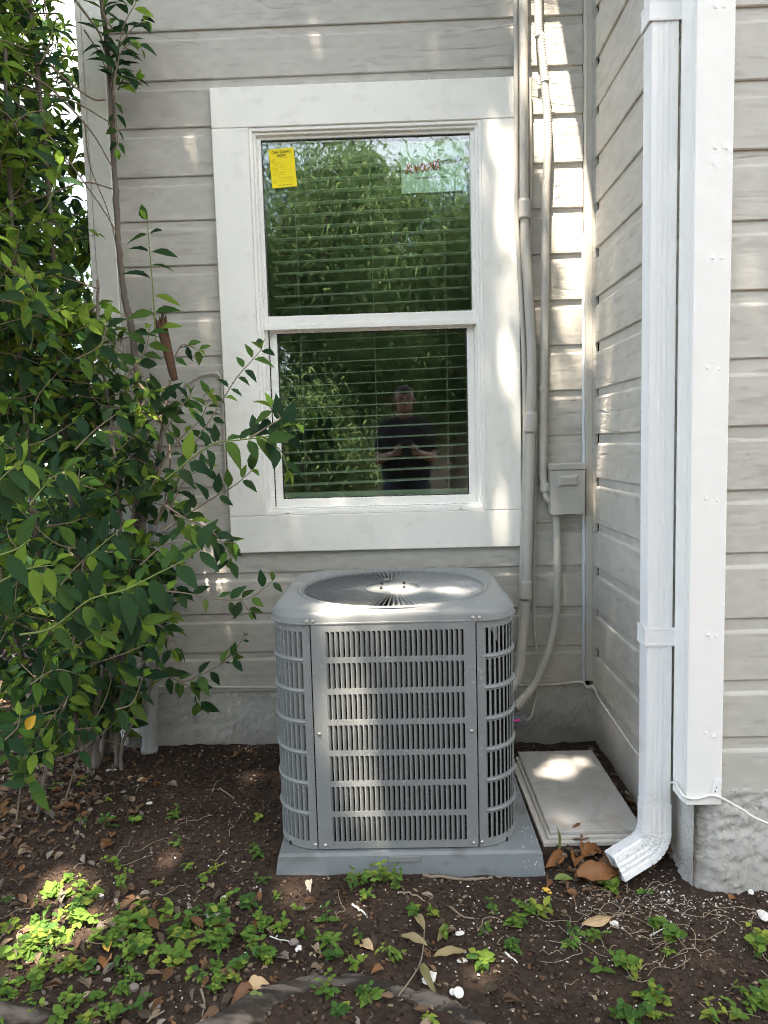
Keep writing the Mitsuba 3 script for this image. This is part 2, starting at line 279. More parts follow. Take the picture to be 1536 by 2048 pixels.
SPRAYS = [([(-0.965,-0.16,2.459),(-0.913,-0.16,2.646),(-0.861,-0.16,2.734)],0.066,0.03),([(-0.948,-0.16,2.565),(-0.883,-0.16,2.645),(-0.836,-0.16,2.673)],0.062,0.028),([(-0.952,-0.18,2.424),(-0.92,-0.18,2.554),(-0.869,-0.18,2.593),(-0.846,-0.18,2.571)],0.062,0.028),([(-0.96,-0.15,2.438),(-0.958,-0.15,2.354),(-0.957,-0.15,2.253)],0.045,0.045),([(-0.95,-0.15,2.653),(-0.982,-0.15,2.72),(-0.961,-0.15,2.784)],0.06,0.028),([(-0.961,-0.15,2.505),(-0.99,-0.15,2.605),(-1.004,-0.15,2.663)],0.06,0.028),([(-0.941,-0.16,2.449),(-0.914,-0.16,2.49),(-0.871,-0.16,2.48)],0.062,0.028),([(-0.838,-0.22,1.563),(-0.838,-0.22,1.718),(-0.841,-0.22,1.854),(-0.845,-0.22,1.989)],0.078,0.05),([(-0.79,-0.2,1.503),(-0.75,-0.2,1.563),(-0.689,-0.2,1.54)],0.05,0.035),([(-0.679,-0.42,1.191),(-0.591,-0.42,1.311),(-0.52,-0.42,1.414),(-0.469,-0.42,1.468),(-0.428,-0.42,1.51)],0.052,0.036),([(-0.725,-0.55,1.1),(-0.579,-0.55,1.202),(-0.484,-0.55,1.218),(-0.391,-0.55,1.228),(-0.309,-0.55,1.259)],0.078,0.036),([(-0.453,-0.55,1.223),(-0.389,-0.55,1.261),(-0.357,-0.55,1.283),(-0.387,-0.55,1.315)],0.07,0.04),([(-0.416,-0.58,1.223),(-0.357,-0.58,1.184),(-0.336,-0.58,1.122)],0.08,0.04),([(-0.784,-0.4,0.927),(-0.627,-0.4,1.024),(-0.541,-0.4,1.071),(-0.48,-0.4,1.12)],0.06,0.045),([(-0.741,-0.42,0.978),(-0.627,-0.42,0.925),(-0.564,-0.42,0.84),(-0.579,-0.42,0.803)],0.06,0.04),([(-0.772,-0.42,1.012),(-0.676,-0.42,0.943),(-0.612,-0.42,0.891),(-0.545,-0.42,0.881)],0.06,0.035),([(-0.828,-0.45,0.734),(-0.729,-0.45,0.723),(-0.663,-0.45,0.71),(-0.581,-0.45,0.695),(-0.497,-0.45,0.701),(-0.42,-0.45,0.755)],0.055,0.042),([(-0.531,-0.45,0.7),(-0.5,-0.45,0.651)],0.05,0.03),([(-0.88,-0.35,0.449),(-0.778,-0.35,0.389),(-0.706,-0.35,0.409),(-0.634,-0.35,0.444),(-0.588,-0.35,0.468)],0.06,0.038),([(-0.774,-0.36,0.396),(-0.724,-0.36,0.351),(-0.705,-0.36,0.305)],0.06,0.03),([(-0.648,-0.3,0.428),(-0.592,-0.3,0.481),(-0.554,-0.3,0.535)],0.02,0.05),([(-0.997,-0.95,0.722),(-0.911,-0.95,0.739),(-0.806,-0.95,0.811),(-0.713,-0.95,0.835),(-0.633,-0.95,0.872),(-0.551,-0.95,0.911),(-0.512,-0.95,0.937)],0.085,0.036),([(-1.015,-1.05,1.072),(-0.948,-1.05,1.143),(-0.903,-1.05,1.172)],0.085,0.03),([(-1.043,-1.0,0.93),(-0.965,-1.0,0.953),(-0.925,-1.0,0.977)],0.085,0.035),([(-1.08,-0.95,0.843),(-0.971,-0.95,0.893),(-0.891,-0.95,0.905)],0.085,0.04),([(-0.887,-0.75,0.899),(-0.834,-0.75,0.941),(-0.788,-0.75,0.976)],0.075,0.03),([(-0.787,-0.8,0.805),(-0.747,-0.8,0.762),(-0.729,-0.8,0.711)],0.09,0.05),([(-0.928,-0.55,0.365),(-0.87,-0.55,0.388),(-0.828,-0.55,0.478)],0.065,0.035),([(-0.911,-0.5,0.43),(-0.858,-0.5,0.496),(-0.807,-0.5,0.512)],0.065,0.035),([(-1.176,-0.75,0.355),(-1.136,-0.75,0.393),(-1.126,-0.75,0.43)],0.07,0.03),([(-0.978,-0.6,1.201),(-0.913,-0.6,1.259),(-0.849,-0.6,1.303)],0.065,0.035),([(-1.119,-0.55,1.511),(-1.088,-0.55,1.615),(-1.082,-0.55,1.704)],0.075,0.035),([(-1.004,-0.5,1.483),(-0.922,-0.5,1.527),(-0.894,-0.5,1.603)],0.07,0.035),([(-0.888,-0.4,1.426),(-0.816,-0.4,1.521),(-0.795,-0.4,1.601)],0.065,0.035),([(-1.024,-0.8,1.051),(-0.963,-0.8,1.119),(-0.919,-0.8,1.146)],0.075,0.035),([(-1.107,-0.45,1.943),(-1.072,-0.45,1.987),(-1.033,-0.45,2.092)],0.075,0.04),([(-1.097,-0.4,2.417),(-1.07,-0.4,2.461),(-1.05,-0.4,2.519)],0.07,0.035),([(-1.183,-0.45,2.202),(-1.132,-0.45,2.245),(-1.068,-0.45,2.257)],0.07,0.035),([(-0.844,-0.35,1.06),(-0.75,-0.35,1.21),(-0.661,-0.35,1.291),(-0.622,-0.35,1.373)],0.05,0.032),([(-0.769,-0.38,0.992),(-0.713,-0.38,1.092),(-0.626,-0.38,1.14)],0.055,0.035),([(-0.836,-0.3,1.195),(-0.76,-0.3,1.313),(-0.704,-0.3,1.379)],0.05,0.032),([(-0.856,-0.45,0.818),(-0.77,-0.45,0.883),(-0.686,-0.45,0.897)],0.06,0.035),([(-0.852,-0.4,0.621),(-0.803,-0.4,0.585),(-0.781,-0.4,0.515)],0.06,0.035),([(-1.022,-0.5,0.5),(-0.921,-0.5,0.531),(-0.837,-0.5,0.562)],0.065,0.035),([(-1.171,-0.6,0.47),(-1.088,-0.6,0.517),(-1.011,-0.6,0.499)],0.07,0.035)]
WEEDS = [(-1.013,-0.628),(-0.935,-0.618),(-1.24,-0.381),(-1.155,-0.37),(-1.006,-0.469),(-0.755,-0.579),(-0.859,-0.609),(-0.677,-0.735),(-0.623,-0.835),(-0.556,-0.855),(-0.561,-0.919),(-0.429,-0.783),(-0.403,-0.905),(-0.481,-0.588),(-0.363,-1.089),(-0.316,-1.11),(-0.375,-1.17),(-0.331,-1.21),(-0.395,-1.233),(-0.387,-1.281),(-0.427,-1.314),(-0.589,-1.345),(-0.632,-1.364),(-0.687,-1.369),(-0.777,-1.346),(-0.817,-1.345),(-0.829,-1.286),(-0.793,-1.232),(-0.245,-0.875),(-0.174,-0.865),(-0.152,-0.942),(-0.127,-0.912),(-0.114,-0.983),(-0.091,-0.883),(-0.064,-0.909),(-0.036,-0.953),(-0.066,-0.813),(0.016,-1.05),(0.063,-1.057),(0.087,-1.123),(0.217,-1.046),(0.254,-1.091),(0.308,-1.033),(0.182,-1.118),(0.167,-1.216),(0.245,-1.173),(-0.262,-1.117),(-0.195,-1.158),(-0.182,-1.197),(-0.202,-1.081),(-0.12,-1.153),(-0.13,-1.223),(-0.04,-1.199),(-0.107,-1.312),(-0.082,-1.312),(-0.179,-1.322),(-0.147,-1.359),(0.042,-1.381),(-0.321,-1.108),(-0.332,-1.202),(-0.371,-1.168),(0.335,-1.035),(0.274,-1.08),(0.377,-1.157),(0.435,-1.141),(0.403,-1.121),(0.242,-1.171),(0.608,-1.1),(0.624,-1.155),(0.599,-1.201),(0.436,-1.253),(0.485,-1.221),(0.501,-1.254),(0.827,-1.153),(0.803,-1.2),(0.709,-1.328),(0.698,-1.36),(0.729,-1.357),(0.765,-1.305),(0.506,-1.33),(0.42,-1.371),(0.504,-1.376),(0.458,-1.384),(0.612,-1.391),(0.533,-1.348),(0.638,-0.933),(0.555,-0.893),(0.675,-1.383)]
SPOUT_LEAVES = {'big':[(0.632,-0.751),(0.594,-0.775)],'brown':[(0.499,-0.815),(0.491,-0.882),(0.408,-0.847),(0.378,-0.895),(0.486,-0.728)],'green':[(0.435,-0.789),(0.556,-0.822),(0.399,-0.905)],'yellow':[(0.359,-0.941)],'curl':[(0.455,-1.097)]}
OTHER_LEAVES = [(-0.086,-1.18),(-0.717,-1.177),(-0.708,-1.228),(-1.39,-0.023),(-0.949,-0.355),(-0.359,-1.315),(-0.31,-1.349),(-0.914,-0.747),(-0.384,-1.102),(-0.346,-1.308),(-0.429,-1.263),(0.828,-1.009),(0.05,-0.622),(-0.27,-0.897)]
WHITE_BITS = [(0.044,-1.263),(-0.264,-1.164),(0.104,-1.318),(0.091,-1.312),(-0.496,-1.029),(-1.082,-0.255),(-0.862,-0.48),(0.896,-0.979),(0.881,-1.074),(-0.494,-0.958),(-0.833,-0.95),(0.123,-1.126),(0.122,-1.21),(0.507,-1.088)]
STICKS = [[(0.041,-0.887),(0.157,-0.901),(0.233,-0.894)],[(-0.022,-0.979),(0.017,-0.99),(0.043,-1.015)],[(-0.056,-0.891),(-0.022,-0.937),(-0.011,-0.969)],[(-0.146,-1.007),(-0.122,-1.031),(-0.105,-1.057)],[(0.107,-1.023),(0.136,-1.056),(0.166,-1.065)],[(-0.341,-1.122),(-0.288,-1.144)],[(-0.46,-1.306),(-0.442,-1.341),(-0.436,-1.381)],[(-0.553,-1.379),(-0.522,-1.36)],[(-0.26,-0.583),(-0.306,-0.724)],[(0.224,-1.183),(0.247,-1.22)],[(0.306,-0.987),(0.339,-0.983)],[(-0.647,-0.388),(-0.578,-0.46)],[(0.579,-1.135),(0.624,-1.109)]]
WILTED = [(0.038,-1.124),(0.067,-1.16),(0.056,-1.209),(0.023,-1.232),(0.042,-1.176)]
ROOT = [(-0.4,-1.419,0.0),(-0.324,-1.336,0.0),(-0.201,-1.284,0.0),(-0.068,-1.276,0.0),(0.031,-1.314,0.0),(0.112,-1.369,0.0),(0.187,-1.427,0.0)]
PEBBLES = [(-0.279,-1.143),(-0.619,-1.281),(-0.55,-1.34),(-0.457,0.046)]
GAPS = [[[(0.49,-0.0,2.921),(0.741,0.0,2.911),(0.834,0.0,1.929),(0.76,0.0,1.527),(0.6,0.0,1.532),(0.539,0.0,2.208),(0.494,0.0,2.351)],[(0.384,0.0,2.416),(0.478,-0.0,2.457),(0.478,0.0,1.684),(0.426,0.0,1.722),(0.408,0.0,2.087)],[(0.403,0.0,1.649),(0.47,0.0,1.61),(0.467,0.0,1.253),(0.421,0.0,1.273)],[(0.326,0.0,0.89),(0.394,0.0,0.908),(0.412,0.0,0.794),(0.334,0.0,0.796)],[(-0.688,0.0,2.192),(-0.643,0.0,2.19),(-0.643,0.0,2.04),(-0.673,0.0,2.05)],[(-1.004,0.0,2.034),(-0.981,0.0,2.033),(-0.966,0.0,1.867),(-1.01,0.0,1.869)],[(0.59,0.0,1.532),(0.713,0.0,1.528),(0.713,0.0,1.284),(0.608,0.0,1.344)],[(-1.056,0.0,2.172),(-1.024,0.0,2.171),(-1.021,0.0,1.915),(-1.049,0.0,1.916)],[(0.413,0.0,2.512),(0.479,0.0,2.509),(0.478,0.0,2.466),(0.412,0.0,2.468)],[(-0.727,0.0,2.605),(-0.653,-0.0,2.585),(-0.665,0.0,2.427),(-0.72,0.0,2.455)]],[[(0.755,-0.051,1.774),(0.755,-0.182,1.745),(0.755,-0.176,0.934),(0.755,-0.06,0.961)],[(0.755,-0.218,1.601),(0.755,-0.307,1.619),(0.755,-0.307,0.667),(0.755,-0.238,0.653)],[(0.755,-0.373,1.381),(0.755,-0.414,1.378),(0.755,-0.419,1.055),(0.755,-0.388,1.053)]],[[(-0.221,-0.84,0.773),(-0.182,-0.84,0.772),(-0.225,-0.84,0.259),(-0.246,-0.84,0.259)],[(-0.156,-0.84,0.645),(-0.122,-0.84,0.644),(-0.134,-0.84,0.021),(-0.162,-0.84,0.021)],[(-0.096,-0.84,0.587),(-0.075,-0.84,0.587),(-0.062,-0.84,0.064),(-0.097,-0.84,0.065)],[(-0.304,-0.84,0.054),(-0.247,-0.84,0.053),(-0.249,-0.84,-0.015),(-0.306,-0.84,-0.014)],[(-0.152,-0.84,0.778),(-0.056,-0.84,0.776),(-0.06,-0.84,0.629),(-0.124,-0.84,0.588)]],[[(-0.252,-0.701,0.735),(-0.076,-0.686,0.735),(-0.057,-0.862,0.735),(-0.219,-0.869,0.735)],[(-0.099,-0.474,0.735),(0.063,-0.493,0.735),(0.059,-0.63,0.735),(-0.093,-0.628,0.735)],[(0.108,-0.561,0.735),(0.206,-0.51,0.735),(0.241,-0.621,0.735),(0.133,-0.653,0.735)],[(-0.031,-0.724,0.735),(0.141,-0.742,0.735),(0.132,-0.863,0.735),(-0.003,-0.867,0.735)]],[[(-0.31,-0.908,0),(-0.222,-0.894,0),(-0.211,-1.006,0),(-0.281,-1.02,0)],[(-1.131,-0.829,0),(-0.932,-0.785,0),(-0.772,-1.033,0),(-0.807,-1.21,0),(-0.935,-1.255,0),(-1.063,-1.027,0)],[(-0.795,-0.907,0),(-0.677,-0.887,0),(-0.675,-0.975,0),(-0.748,-0.994,0)],[(-0.742,-0.712,0),(-0.634,-0.715,0),(-0.591,-0.866,0),(-0.67,-0.864,0)],[(-0.99,-1.157,0),(-0.934,-1.123,0),(-0.889,-1.255,0),(-0.927,-1.27,0)],[(-1.457,0.042,0),(-1.351,0.037,0),(-1.296,-0.082,0),(-1.378,-0.079,0)],[(-0.165,-1.007,0),(-0.114,-0.998,0),(-0.111,-1.047,0),(-0.15,-1.046,0)],[(0.142,-1.178,0),(0.227,-1.163,0),(0.201,-1.258,0),(0.145,-1.257,0)],[(-0.855,-1.051,0),(-0.759,-1.034,0),(-0.741,-1.109,0),(-0.821,-1.125,0)]],[[(0.503,-0.245,0.03),(0.679,-0.231,0.03),(0.612,-0.348,0.03),(0.474,-0.343,0.03)],[(0.456,-0.624,0.03),(0.524,-0.602,0.03),(0.544,-0.677,0.03),(0.45,-0.688,0.03)]],[[(-1.53,-0.6,2.644),(-0.931,-0.6,2.621),(-0.996,-0.6,1.705),(-1.621,-0.6,1.725)],[(-1.645,-0.6,1.49),(-1.157,-0.6,1.476),(-1.238,-0.6,0.423),(-1.75,-0.6,0.433)],[(-1.107,-0.6,1.325),(-0.894,-0.6,1.319),(-0.912,-0.6,1.047),(-1.128,-0.6,1.052)],[(-1.109,-0.6,1.709),(-1.019,-0.6,1.706),(-1.035,-0.6,1.472),(-1.126,-0.6,1.475)],[(-0.948,-0.6,1.646),(-0.723,-0.6,1.639),(-0.733,-0.6,1.463),(-0.96,-0.6,1.47)],[(-1.23,-0.6,0.931),(-1.044,-0.6,0.926),(-1.059,-0.6,0.707),(-1.247,-0.6,0.712)],[(-0.918,-0.6,0.954),(-0.809,-0.6,0.952),(-0.816,-0.6,0.843),(-0.925,-0.6,0.846)],[(-0.766,-0.6,0.904),(-0.596,-0.6,0.9),(-0.6,-0.6,0.822),(-0.77,-0.6,0.826)],[(-0.896,-0.6,0.561),(-0.77,-0.6,0.558),(-0.781,-0.6,0.381),(-0.907,-0.6,0.384)],[(-1.211,-0.6,1.177),(-1.103,-0.6,1.174),(-1.112,-0.6,1.052),(-1.22,-0.6,1.055)],[(-0.439,-0.6,1.306),(-0.288,-0.6,1.302),(-0.293,-0.6,1.182),(-0.444,-0.6,1.186)]]]  # wanted sun patches; the unseen crown is cut open for them

# ---------------------------------------------------------------- ground
def gz(x, y):
    x, y = np.asarray(x, float), np.asarray(y, float)
    p = np.stack([x, y, x * 0], -1)
    h = .030 * (meshkit.fbm(p * 3.0, 3, seed=1) - .5) + .020 * (meshkit.fbm(p * 14, 3, seed=2) - .5)
    h += .030 * np.exp(-((x + .95) ** 2 / .18 + (y + .25) ** 2 / .12)) - .046 * np.exp(-((x - .58) ** 2 / .012 + (y + .90) ** 2 / .007))
    h -= .012 * np.exp(-((x) ** 2 / .22 + (y + .5) ** 2 / .22))
    far = np.clip(np.maximum(np.abs(x) - 2.5, -y - 4) / 4, 0, 1)
    return h * (1 - .6 * far)
def axis_(lo, hi, step, a, b):
    g = lambda k: np.cumsum(np.geomspace(step * 2, k, 26))
    return np.concatenate([(lo - g(abs(a) / 6))[::-1], np.arange(lo, hi, step), hi + g(abs(b) / 6)])
xs, ys = axis_(-1.9, 1.25, .011, 90, 90), axis_(-1.75, .12, .011, 90, 90)
struct('ground', grid(xs, ys, lambda x, y: np.stack([x, y, gz(x, y)], 1)), 'soil', True)

# ---------------------------------------------------------------- house
house = thing('house', 'house with greyish beige lap siding, white trim and a stucco foundation', 'house')
ZB = [.223, .386, .542, .705, .872, 1.046, 1.209, 1.378, 1.548, 1.715, 1.887, 2.051, 2.212, 2.384, 2.553, 2.727]
while ZB[-1] < 3.7: ZB.append(round(ZB[-1] + .1685, 4))
ZF = [.244, .399, .552, .719, .887, 1.05, 1.215, 1.381, 1.548, 1.715, 1.883, 2.043, 2.21]
while ZF[-1] < 3.7: ZF.append(round(ZF[-1] + .167, 4))
def board_profile(h, f=.138):
    return [(0, .002), (.0115, 0), (.014, .003), (.0145, f - .008), (.0125, f - .003), (.0065, f + .002), (.006, h + .004), (0, h + .004)]
HX, HZT = .757, 3.86
OPEN = (-.50, .325, .955, 2.345)     # the hole in the back wall
bw = add('back_wall', cat_([bx(-1.12, OPEN[0], .012, .16, .0, HZT), bx(OPEN[1], .9, .012, .16, .0, HZT), bx(OPEN[0], OPEN[1], .012, .16, 0, OPEN[2]), bx(OPEN[0], OPEN[1], .012, .16, OPEN[3], HZT)]), 'dark_void', house)
for i, z in enumerate(ZB):
    h = (ZB[i + 1] if i + 1 < len(ZB) else z + .1685) - z
    spans = [(-1.032, .714)] if (z + h < .96 or z > 2.35) else [(-1.032, -.575), (.40, .714)]
    for a, b in spans:
        ti, dz, dy = RNG.normal(0, .0012), RNG.normal(0, .0012), RNG.normal(0, .0006)
        add('siding_board', extr(board_profile(h, h - RNG.uniform(.027, .033)), b - a, lambda q: np.stack([a + q[:, 2], .010 - q[:, 0] * 1.0 + dy, z + dz + q[:, 1] + ti * (q[:, 2] - .5)], 1)), 'siding_paint', bw)
rw = add('return_wall', bx(HX + .045, HX + .16, -.90, .0, .21, HZT), 'dark_void', house)
for i, z in enumerate(ZB):
    h = (ZB[i + 1] if i + 1 < len(ZB) else z + .1685) - z; f = h - RNG.uniform(.028, .033); dz, dx = RNG.normal(0, .0012), RNG.normal(0, .0008)
    m1 = extr(board_profile(h, f), .822, lambda q: np.stack([HX + .008 - q[:, 0] + dx, -.056 - q[:, 2], z + dz + q[:, 1]], 1))
    m2 = bx(HX - .0058 + dx, HX + .008 + dx, -.056, -.036, z + dz + .001, z + dz + f - .006)
    add('siding_board', cat_([m1, m2]), 'siding_paint', rw)
fw = add('front_wall', bx(.80, 4.5, -.90, -.76, .0, HZT), 'dark_void', house)
for i, z in enumerate(ZF):
    h = (ZF[i + 1] if i + 1 < len(ZF) else z + .167) - z; ti, dz, dy = RNG.normal(0, .0008), RNG.normal(0, .001), RNG.normal(0, .0006)
    add('siding_board', extr(board_profile(h, h - RNG.uniform(.03, .037)), 3.6, lambda q: np.stack([.815 + q[:, 2], -.918 - q[:, 0] + dy, z + dz + q[:, 1] + ti * (q[:, 2] - .1)], 1)), 'smooth_siding_paint' if i < 2 else 'siding_paint', fw)
# foundations
def rough_wall(us, zs, f, amp, seed):
    def g(u, z):
        p = np.stack([u * 1.0, z * 1.0, u * 0 + seed], -1)
        d = amp * .8 * (meshkit.fbm(p * 48, 3, seed=seed) - .5) + amp * 1.0 * (meshkit.fbm(p * 95, 2, seed=seed + 3) - .5)
        return f(u, z, d)
    return grid(us, zs, g)
fb = add('foundation', rough_wall(np.arange(-1.12, .80, .009), np.linspace(-.12, .222, 36), lambda u, z, d: np.stack([u, .004 + d - .02 * np.clip((.09 - z) / .15, 0, 1), z], 1), .010, 11), 'stucco', house, True)
add('foundation', rough_wall(np.arange(-.94, .04, .012), np.linspace(-.12, .222, 26), lambda u, z, d: np.stack([HX + .004 + d * .25, u, z], 1), .008, 21), 'stucco', house, True)
def fcorner(u, z, d):
    flare = .05 * np.clip((.16 - z) / .2, 0, 1) ** 1.3
    s = np.clip(u / .10, 0, 1) * np.pi / 2; r = .045
    x = np.where(u < .10, .832 - r * np.cos(s) - flare * np.cos(s) * .8, .832 + (u - .10)) - r * .0
    y = np.where(u < .10, -.885 - r * np.sin(s) - flare * np.sin(s), -.93 - flare)
    back = u < 0
    x = np.where(back, .787 - flare * .8, x); y = np.where(back, -.885 - u, y)
    dx, dy = np.where(back, -1, np.where(u < .1, -np.cos(s), 0)), np.where(back, 0, np.where(u < .1, -np.sin(s), -1))
    return np.stack([x + dx * d, y + dy * d, z], 1)
add('foundation', rough_wall(np.concatenate([np.arange(-.12, 1.0, .0075), np.arange(1.0, 3.7, .1)]), np.linspace(-.14, .262, 54), fcorner, .016, 31), 'stucco', house, True)
# corner boards and inner post
cb = add('corner_board', bx(.7365, .828, -.952, -.931, .226, HZT, .002), 'stipple_paint', house)
for x, z in [(.785, 1.88), (.811, 1.879), (.783, 1.623), (.805, 1.622), (.774, 1.36), (.802, 1.355), (.776, 1.033), (.804, 1.028), (.787, .682), (.808, .68), (.784, .423), (.806, .413), (.78, 2.2), (.80, 2.2), (.775, 2.6), (.80, 2.6)]:
    add('nail_head', lathe([(0, .002), (.0025, .0017), (.0042, .0008), (.0046, 0)], (x, -.952, z), (0, -1, 0), 10), 'stipple_paint', cb, True)
add('corner_board', bx(.735, .757, -.9305, -.862, .222, HZT, .002), 'stipple_paint', house)
add('inner_corner_post', bx(.7165, .7435, -.034, .012, .25, HZT, .002), 'conduit_paint', house)
add('inner_corner_post', bx(.744, .762, -.0345, .012, .21, HZT, .001), 'siding_paint', house)
lv = np.linspace(.24, 1.95, 60)
add('corner_flashing', sweep(np.stack([.713 + RNG.normal(0, .0009, 60), -.016 + RNG.normal(0, .0006, 60), lv], 1), np.array([(-.006, -.004), (.004, -.007), (.006, .006), (-.005, .005)])), 'flashing_metal', house, label='bluish white ragged strip of caulk and flashing beside the inner corner')
add('corner_board', bx(-1.108, -1.031, -.034, .01, .06, HZT, .002), 'trim_paint', house)
add('corner_board', bx(-1.131, -1.1115, -.030, .06, .02, HZT, .002), 'trim_paint', house)
add('corner_trim_bead', tube([(-1.026, -.022, .2), (-1.027, -.022, 2), (-1.026, -.022, HZT)], .006, 6), 'conduit_paint', house)
# side, back and roof of the house: outside the picture, they shade and enclose
add('outer_wall', cat_([bx(-1.12, -1.06, .161, 4.4, 0, HZT), bx(-1.06, 4.4, 4.3, 4.4, 0, HZT), bx(4.4, 4.5, -.76, 4.4, 0, HZT)]), 'siding_paint', house)
def slab(p, th): 
    p = np.array(p, float); v = np.vstack([p, p + [0, 0, th]]); return trimesh.convex.convex_hull(v)
rf = add('roof', cat_([slab([(-1.5, -.32, 3.88), (.46, -.32, 3.88), (.46, 4.6, 5.6), (-1.5, 4.6, 5.6)], .09)]), 'roofing', house)
add('roof', cat_([slab([(.457, -1.35, 3.81), (.457, 4.7, 3.81), (2.7, 4.7, 5.5), (2.7, -1.35, 5.5)], .09), slab([(4.9, -1.35, 3.81), (4.9, 4.7, 3.81), (2.702, 4.7, 5.5), (2.702, -1.35, 5.5)], .09)]), 'roofing', house)
add('soffit', cat_([bx(-1.5, .455, -.31, .012, 3.862, 3.878), bx(.46, .80, -1.34, -.0, 3.79, 3.806), bx(.80, 4.8, -1.34, -.90, 3.79, 3.806)]), 'trim_paint', house)
# room behind the window
add('room', cat_([bx(-1.04, -1.0, .17, 3, .0, 2.75), bx(.9, .94, .17, 3, 0, 2.75), bx(-1.0, .9, 3.0, 3.04, 0, 2.75), bx(-1.0, .9, .17, 3, 2.7, 2.75), bx(-1.0, .9, .17, 3, .02, .06)]), 'room_paint', house)

# ---------------------------------------------------------------- window (a part of the house)
win = add('window', cat_([bx(-.652, .473, -.030, -.0045, .788, .930, .002)]), 'trim_paint', house)        # bottom casing; the other boards are its sub-parts
add('casing_board', bx(-.652, .473, -.0305, -.0045, 2.366, 2.508, .002), 'trim_paint', win)
add('casing_board', bx(-.652, -.517, -.0300, -.0045, .9315, 2.3645, .002), 'trim_paint', win)
add('casing_board', bx(.339, .473, -.0300, -.0045, .9315, 2.3645, .002), 'trim_paint', win)
def rect_frame(x0, x1, z0, z1, w, y0, y1, c=.0015, wt=None, wb=None):
    wt = w if wt is None else wt; wb = w if wb is None else wb
    return cat_([bx(x0, x0 + w, y0, y1, z0, z1, c), bx(x1 - w, x1, y0, y1, z0, z1, c), bx(x0 + w - .0005, x1 - w + .0005, y0 + .0006, y1, z1 - wt, z1 - .0004, c), bx(x0 + w - .0005, x1 - w + .0005, y0 + .0006, y1, z0 + .0004, z0 + wb, c)])
add('frame', cat_([rect_frame(-.5165, .3385, .931, 2.366, .013, -.024, .07), rect_frame(-.5035, .3255, .944, 2.353, .010, -.014, .069)]), 'vinyl_white', win)
add('upper_sash', cat_([rect_frame(-.494, .3165, 1.640, 2.344, .0165, .001, .04, wt=.012, wb=.0485), bx(-.494, .3165, -.004, .001, 1.637, 1.656, .001)]), 'vinyl_white', win)
add('lower_sash', cat_([rect_frame(-.481, .3085, .954, 1.668, .028, .036, .066, wb=.034, wt=.038), rect_frame(-.494, .318, .950, 1.655, .010, .012, .035, wb=.008, wt=.006)]), 'vinyl_white', win)
add('glazing_bead', cat_([rect_frame(-.479, .306, 1.687, 2.333, .004, .009, .02, 0), rect_frame(-.454, .2815, .987, 1.631, .004, .045, .055, 0)]), 'sash_black', win)
def pane(x0, x1, z0, z1, y): return trimesh.Trimesh([(x0, y, z0), (x1, y, z0), (x1, y, z1), (x0, y, z1)], [(0, 1, 2), (0, 2, 3)], process=False)
for y in (.0145, .031): add('pane', pane(-.4785, .3055, 1.6875, 2.3325, y), 'glass', win)
for y in (.0495, .060): add('pane', pane(-.4535, .2810, .9875, 1.6305, y), 'glass', win)
for x in (-.43, .24): add('weep_slot', bx(x - .006, x + .006, -.0248, -.02, .936, .939), 'rubber_black', win)
# stickers
st = thing('yellow_sticker', 'bright yellow printed paper sticker on the upper left of the window glass', 'sticker')
c = np.array([-.400, 0, 2.234]); ang = math.radians(-3.6)
def tilt(u, v, y): return np.stack([c[0] + u * math.cos(ang) + v * math.sin(ang) * -1 * -1, np.zeros_like(u) + y, c[2] + v * math.cos(ang) - u * math.sin(ang)], -1)
def flat(poly, y, th=.0003): return extr(poly, th, lambda q: tilt(q[:, 0], q[:, 1], y - q[:, 2]))
add('paper', flat(sbox(-.047, -.070, .047, .070), .0136), 'yellow_paper', st)
def ink(text, h, u, v, y, bold=False, fn=None):
    m = meshkit.text_mesh(text, h, .0002, bold); q = np.array(m.vertices)
    m.vertices = (fn or tilt)(q[:, 0] + u, q[:, 1] + v, y - q[:, 2]); return m
def tilt_y(u, v, y): p = tilt(u, v, 0.0); p[:, 1] = y; return p
add('lettering', ink('OAR 52640', .0095, -.038, .053, .0129, True, tilt_y), 'black_ink', st)
rb = np.random.default_rng(3); bars = []; u = -.018
while u < .016:
    w = rb.choice([.0008, .0012, .002]); bars.append(sbox(u, .041, u + w, .049)); u += w + rb.choice([.0008, .0012, .0016])
add('barcode', cat_([flat(b, .0130) for b in bars]), 'black_ink', st)
lines = [sbox(-.043, v, -.043 + a, v + .0016) for v, a in [(.031, .018), (.0245, .018), (-.042, .016), (-.049, .014)]]
for k in range(6): lines += [sbox(-.041, .018 - k * .0085, -.014, .0192 - k * .0085), sbox(-.011, .018 - k * .0085, .004, .0192 - k * .0085), sbox(.008, .018 - k * .0085, .0105, .0192 - k * .0085)]
lines += [sbox(-.018, v, .034, v + .0008) for v in (-.034, -.040, -.046)] + [sbox(-.02 + .013 * k, -.063, -.011 + .013 * k, -.060) for k in range(4)] + [sbox(-.008, .036, .028, .0372)]
add('small_print', cat_([flat(b, .0130) for b in lines]), 'faint_ink', st)
sg = thing('green_sticker', 'pale green window maker sheet with red lettering on a black arrow behind the glass', 'sticker')
c = np.array([.161, 0, 2.220]); ang = math.radians(-.7)
add('sheet', extr(sbox(-.119, -.090, .119, .090), .0003, lambda q: tilt_y(q[:, 0], q[:, 1], .0205 - q[:, 2])), 'green_paper', sg)
def fl(poly, y, mat, name): add(name, extr(poly, .0002, lambda q: tilt_y(q[:, 0], q[:, 1], y - q[:, 2])), mat, sg)
def rot2(poly, a): return shapely.affinity.rotate(poly, a, origin=(0, 0))
fl(rot2(Polygon([(-.117, -.004), (-.10, -.004), (-.10, .006), (-.117, .006)]), 5), .0198, 'black_ink', 'arrow')
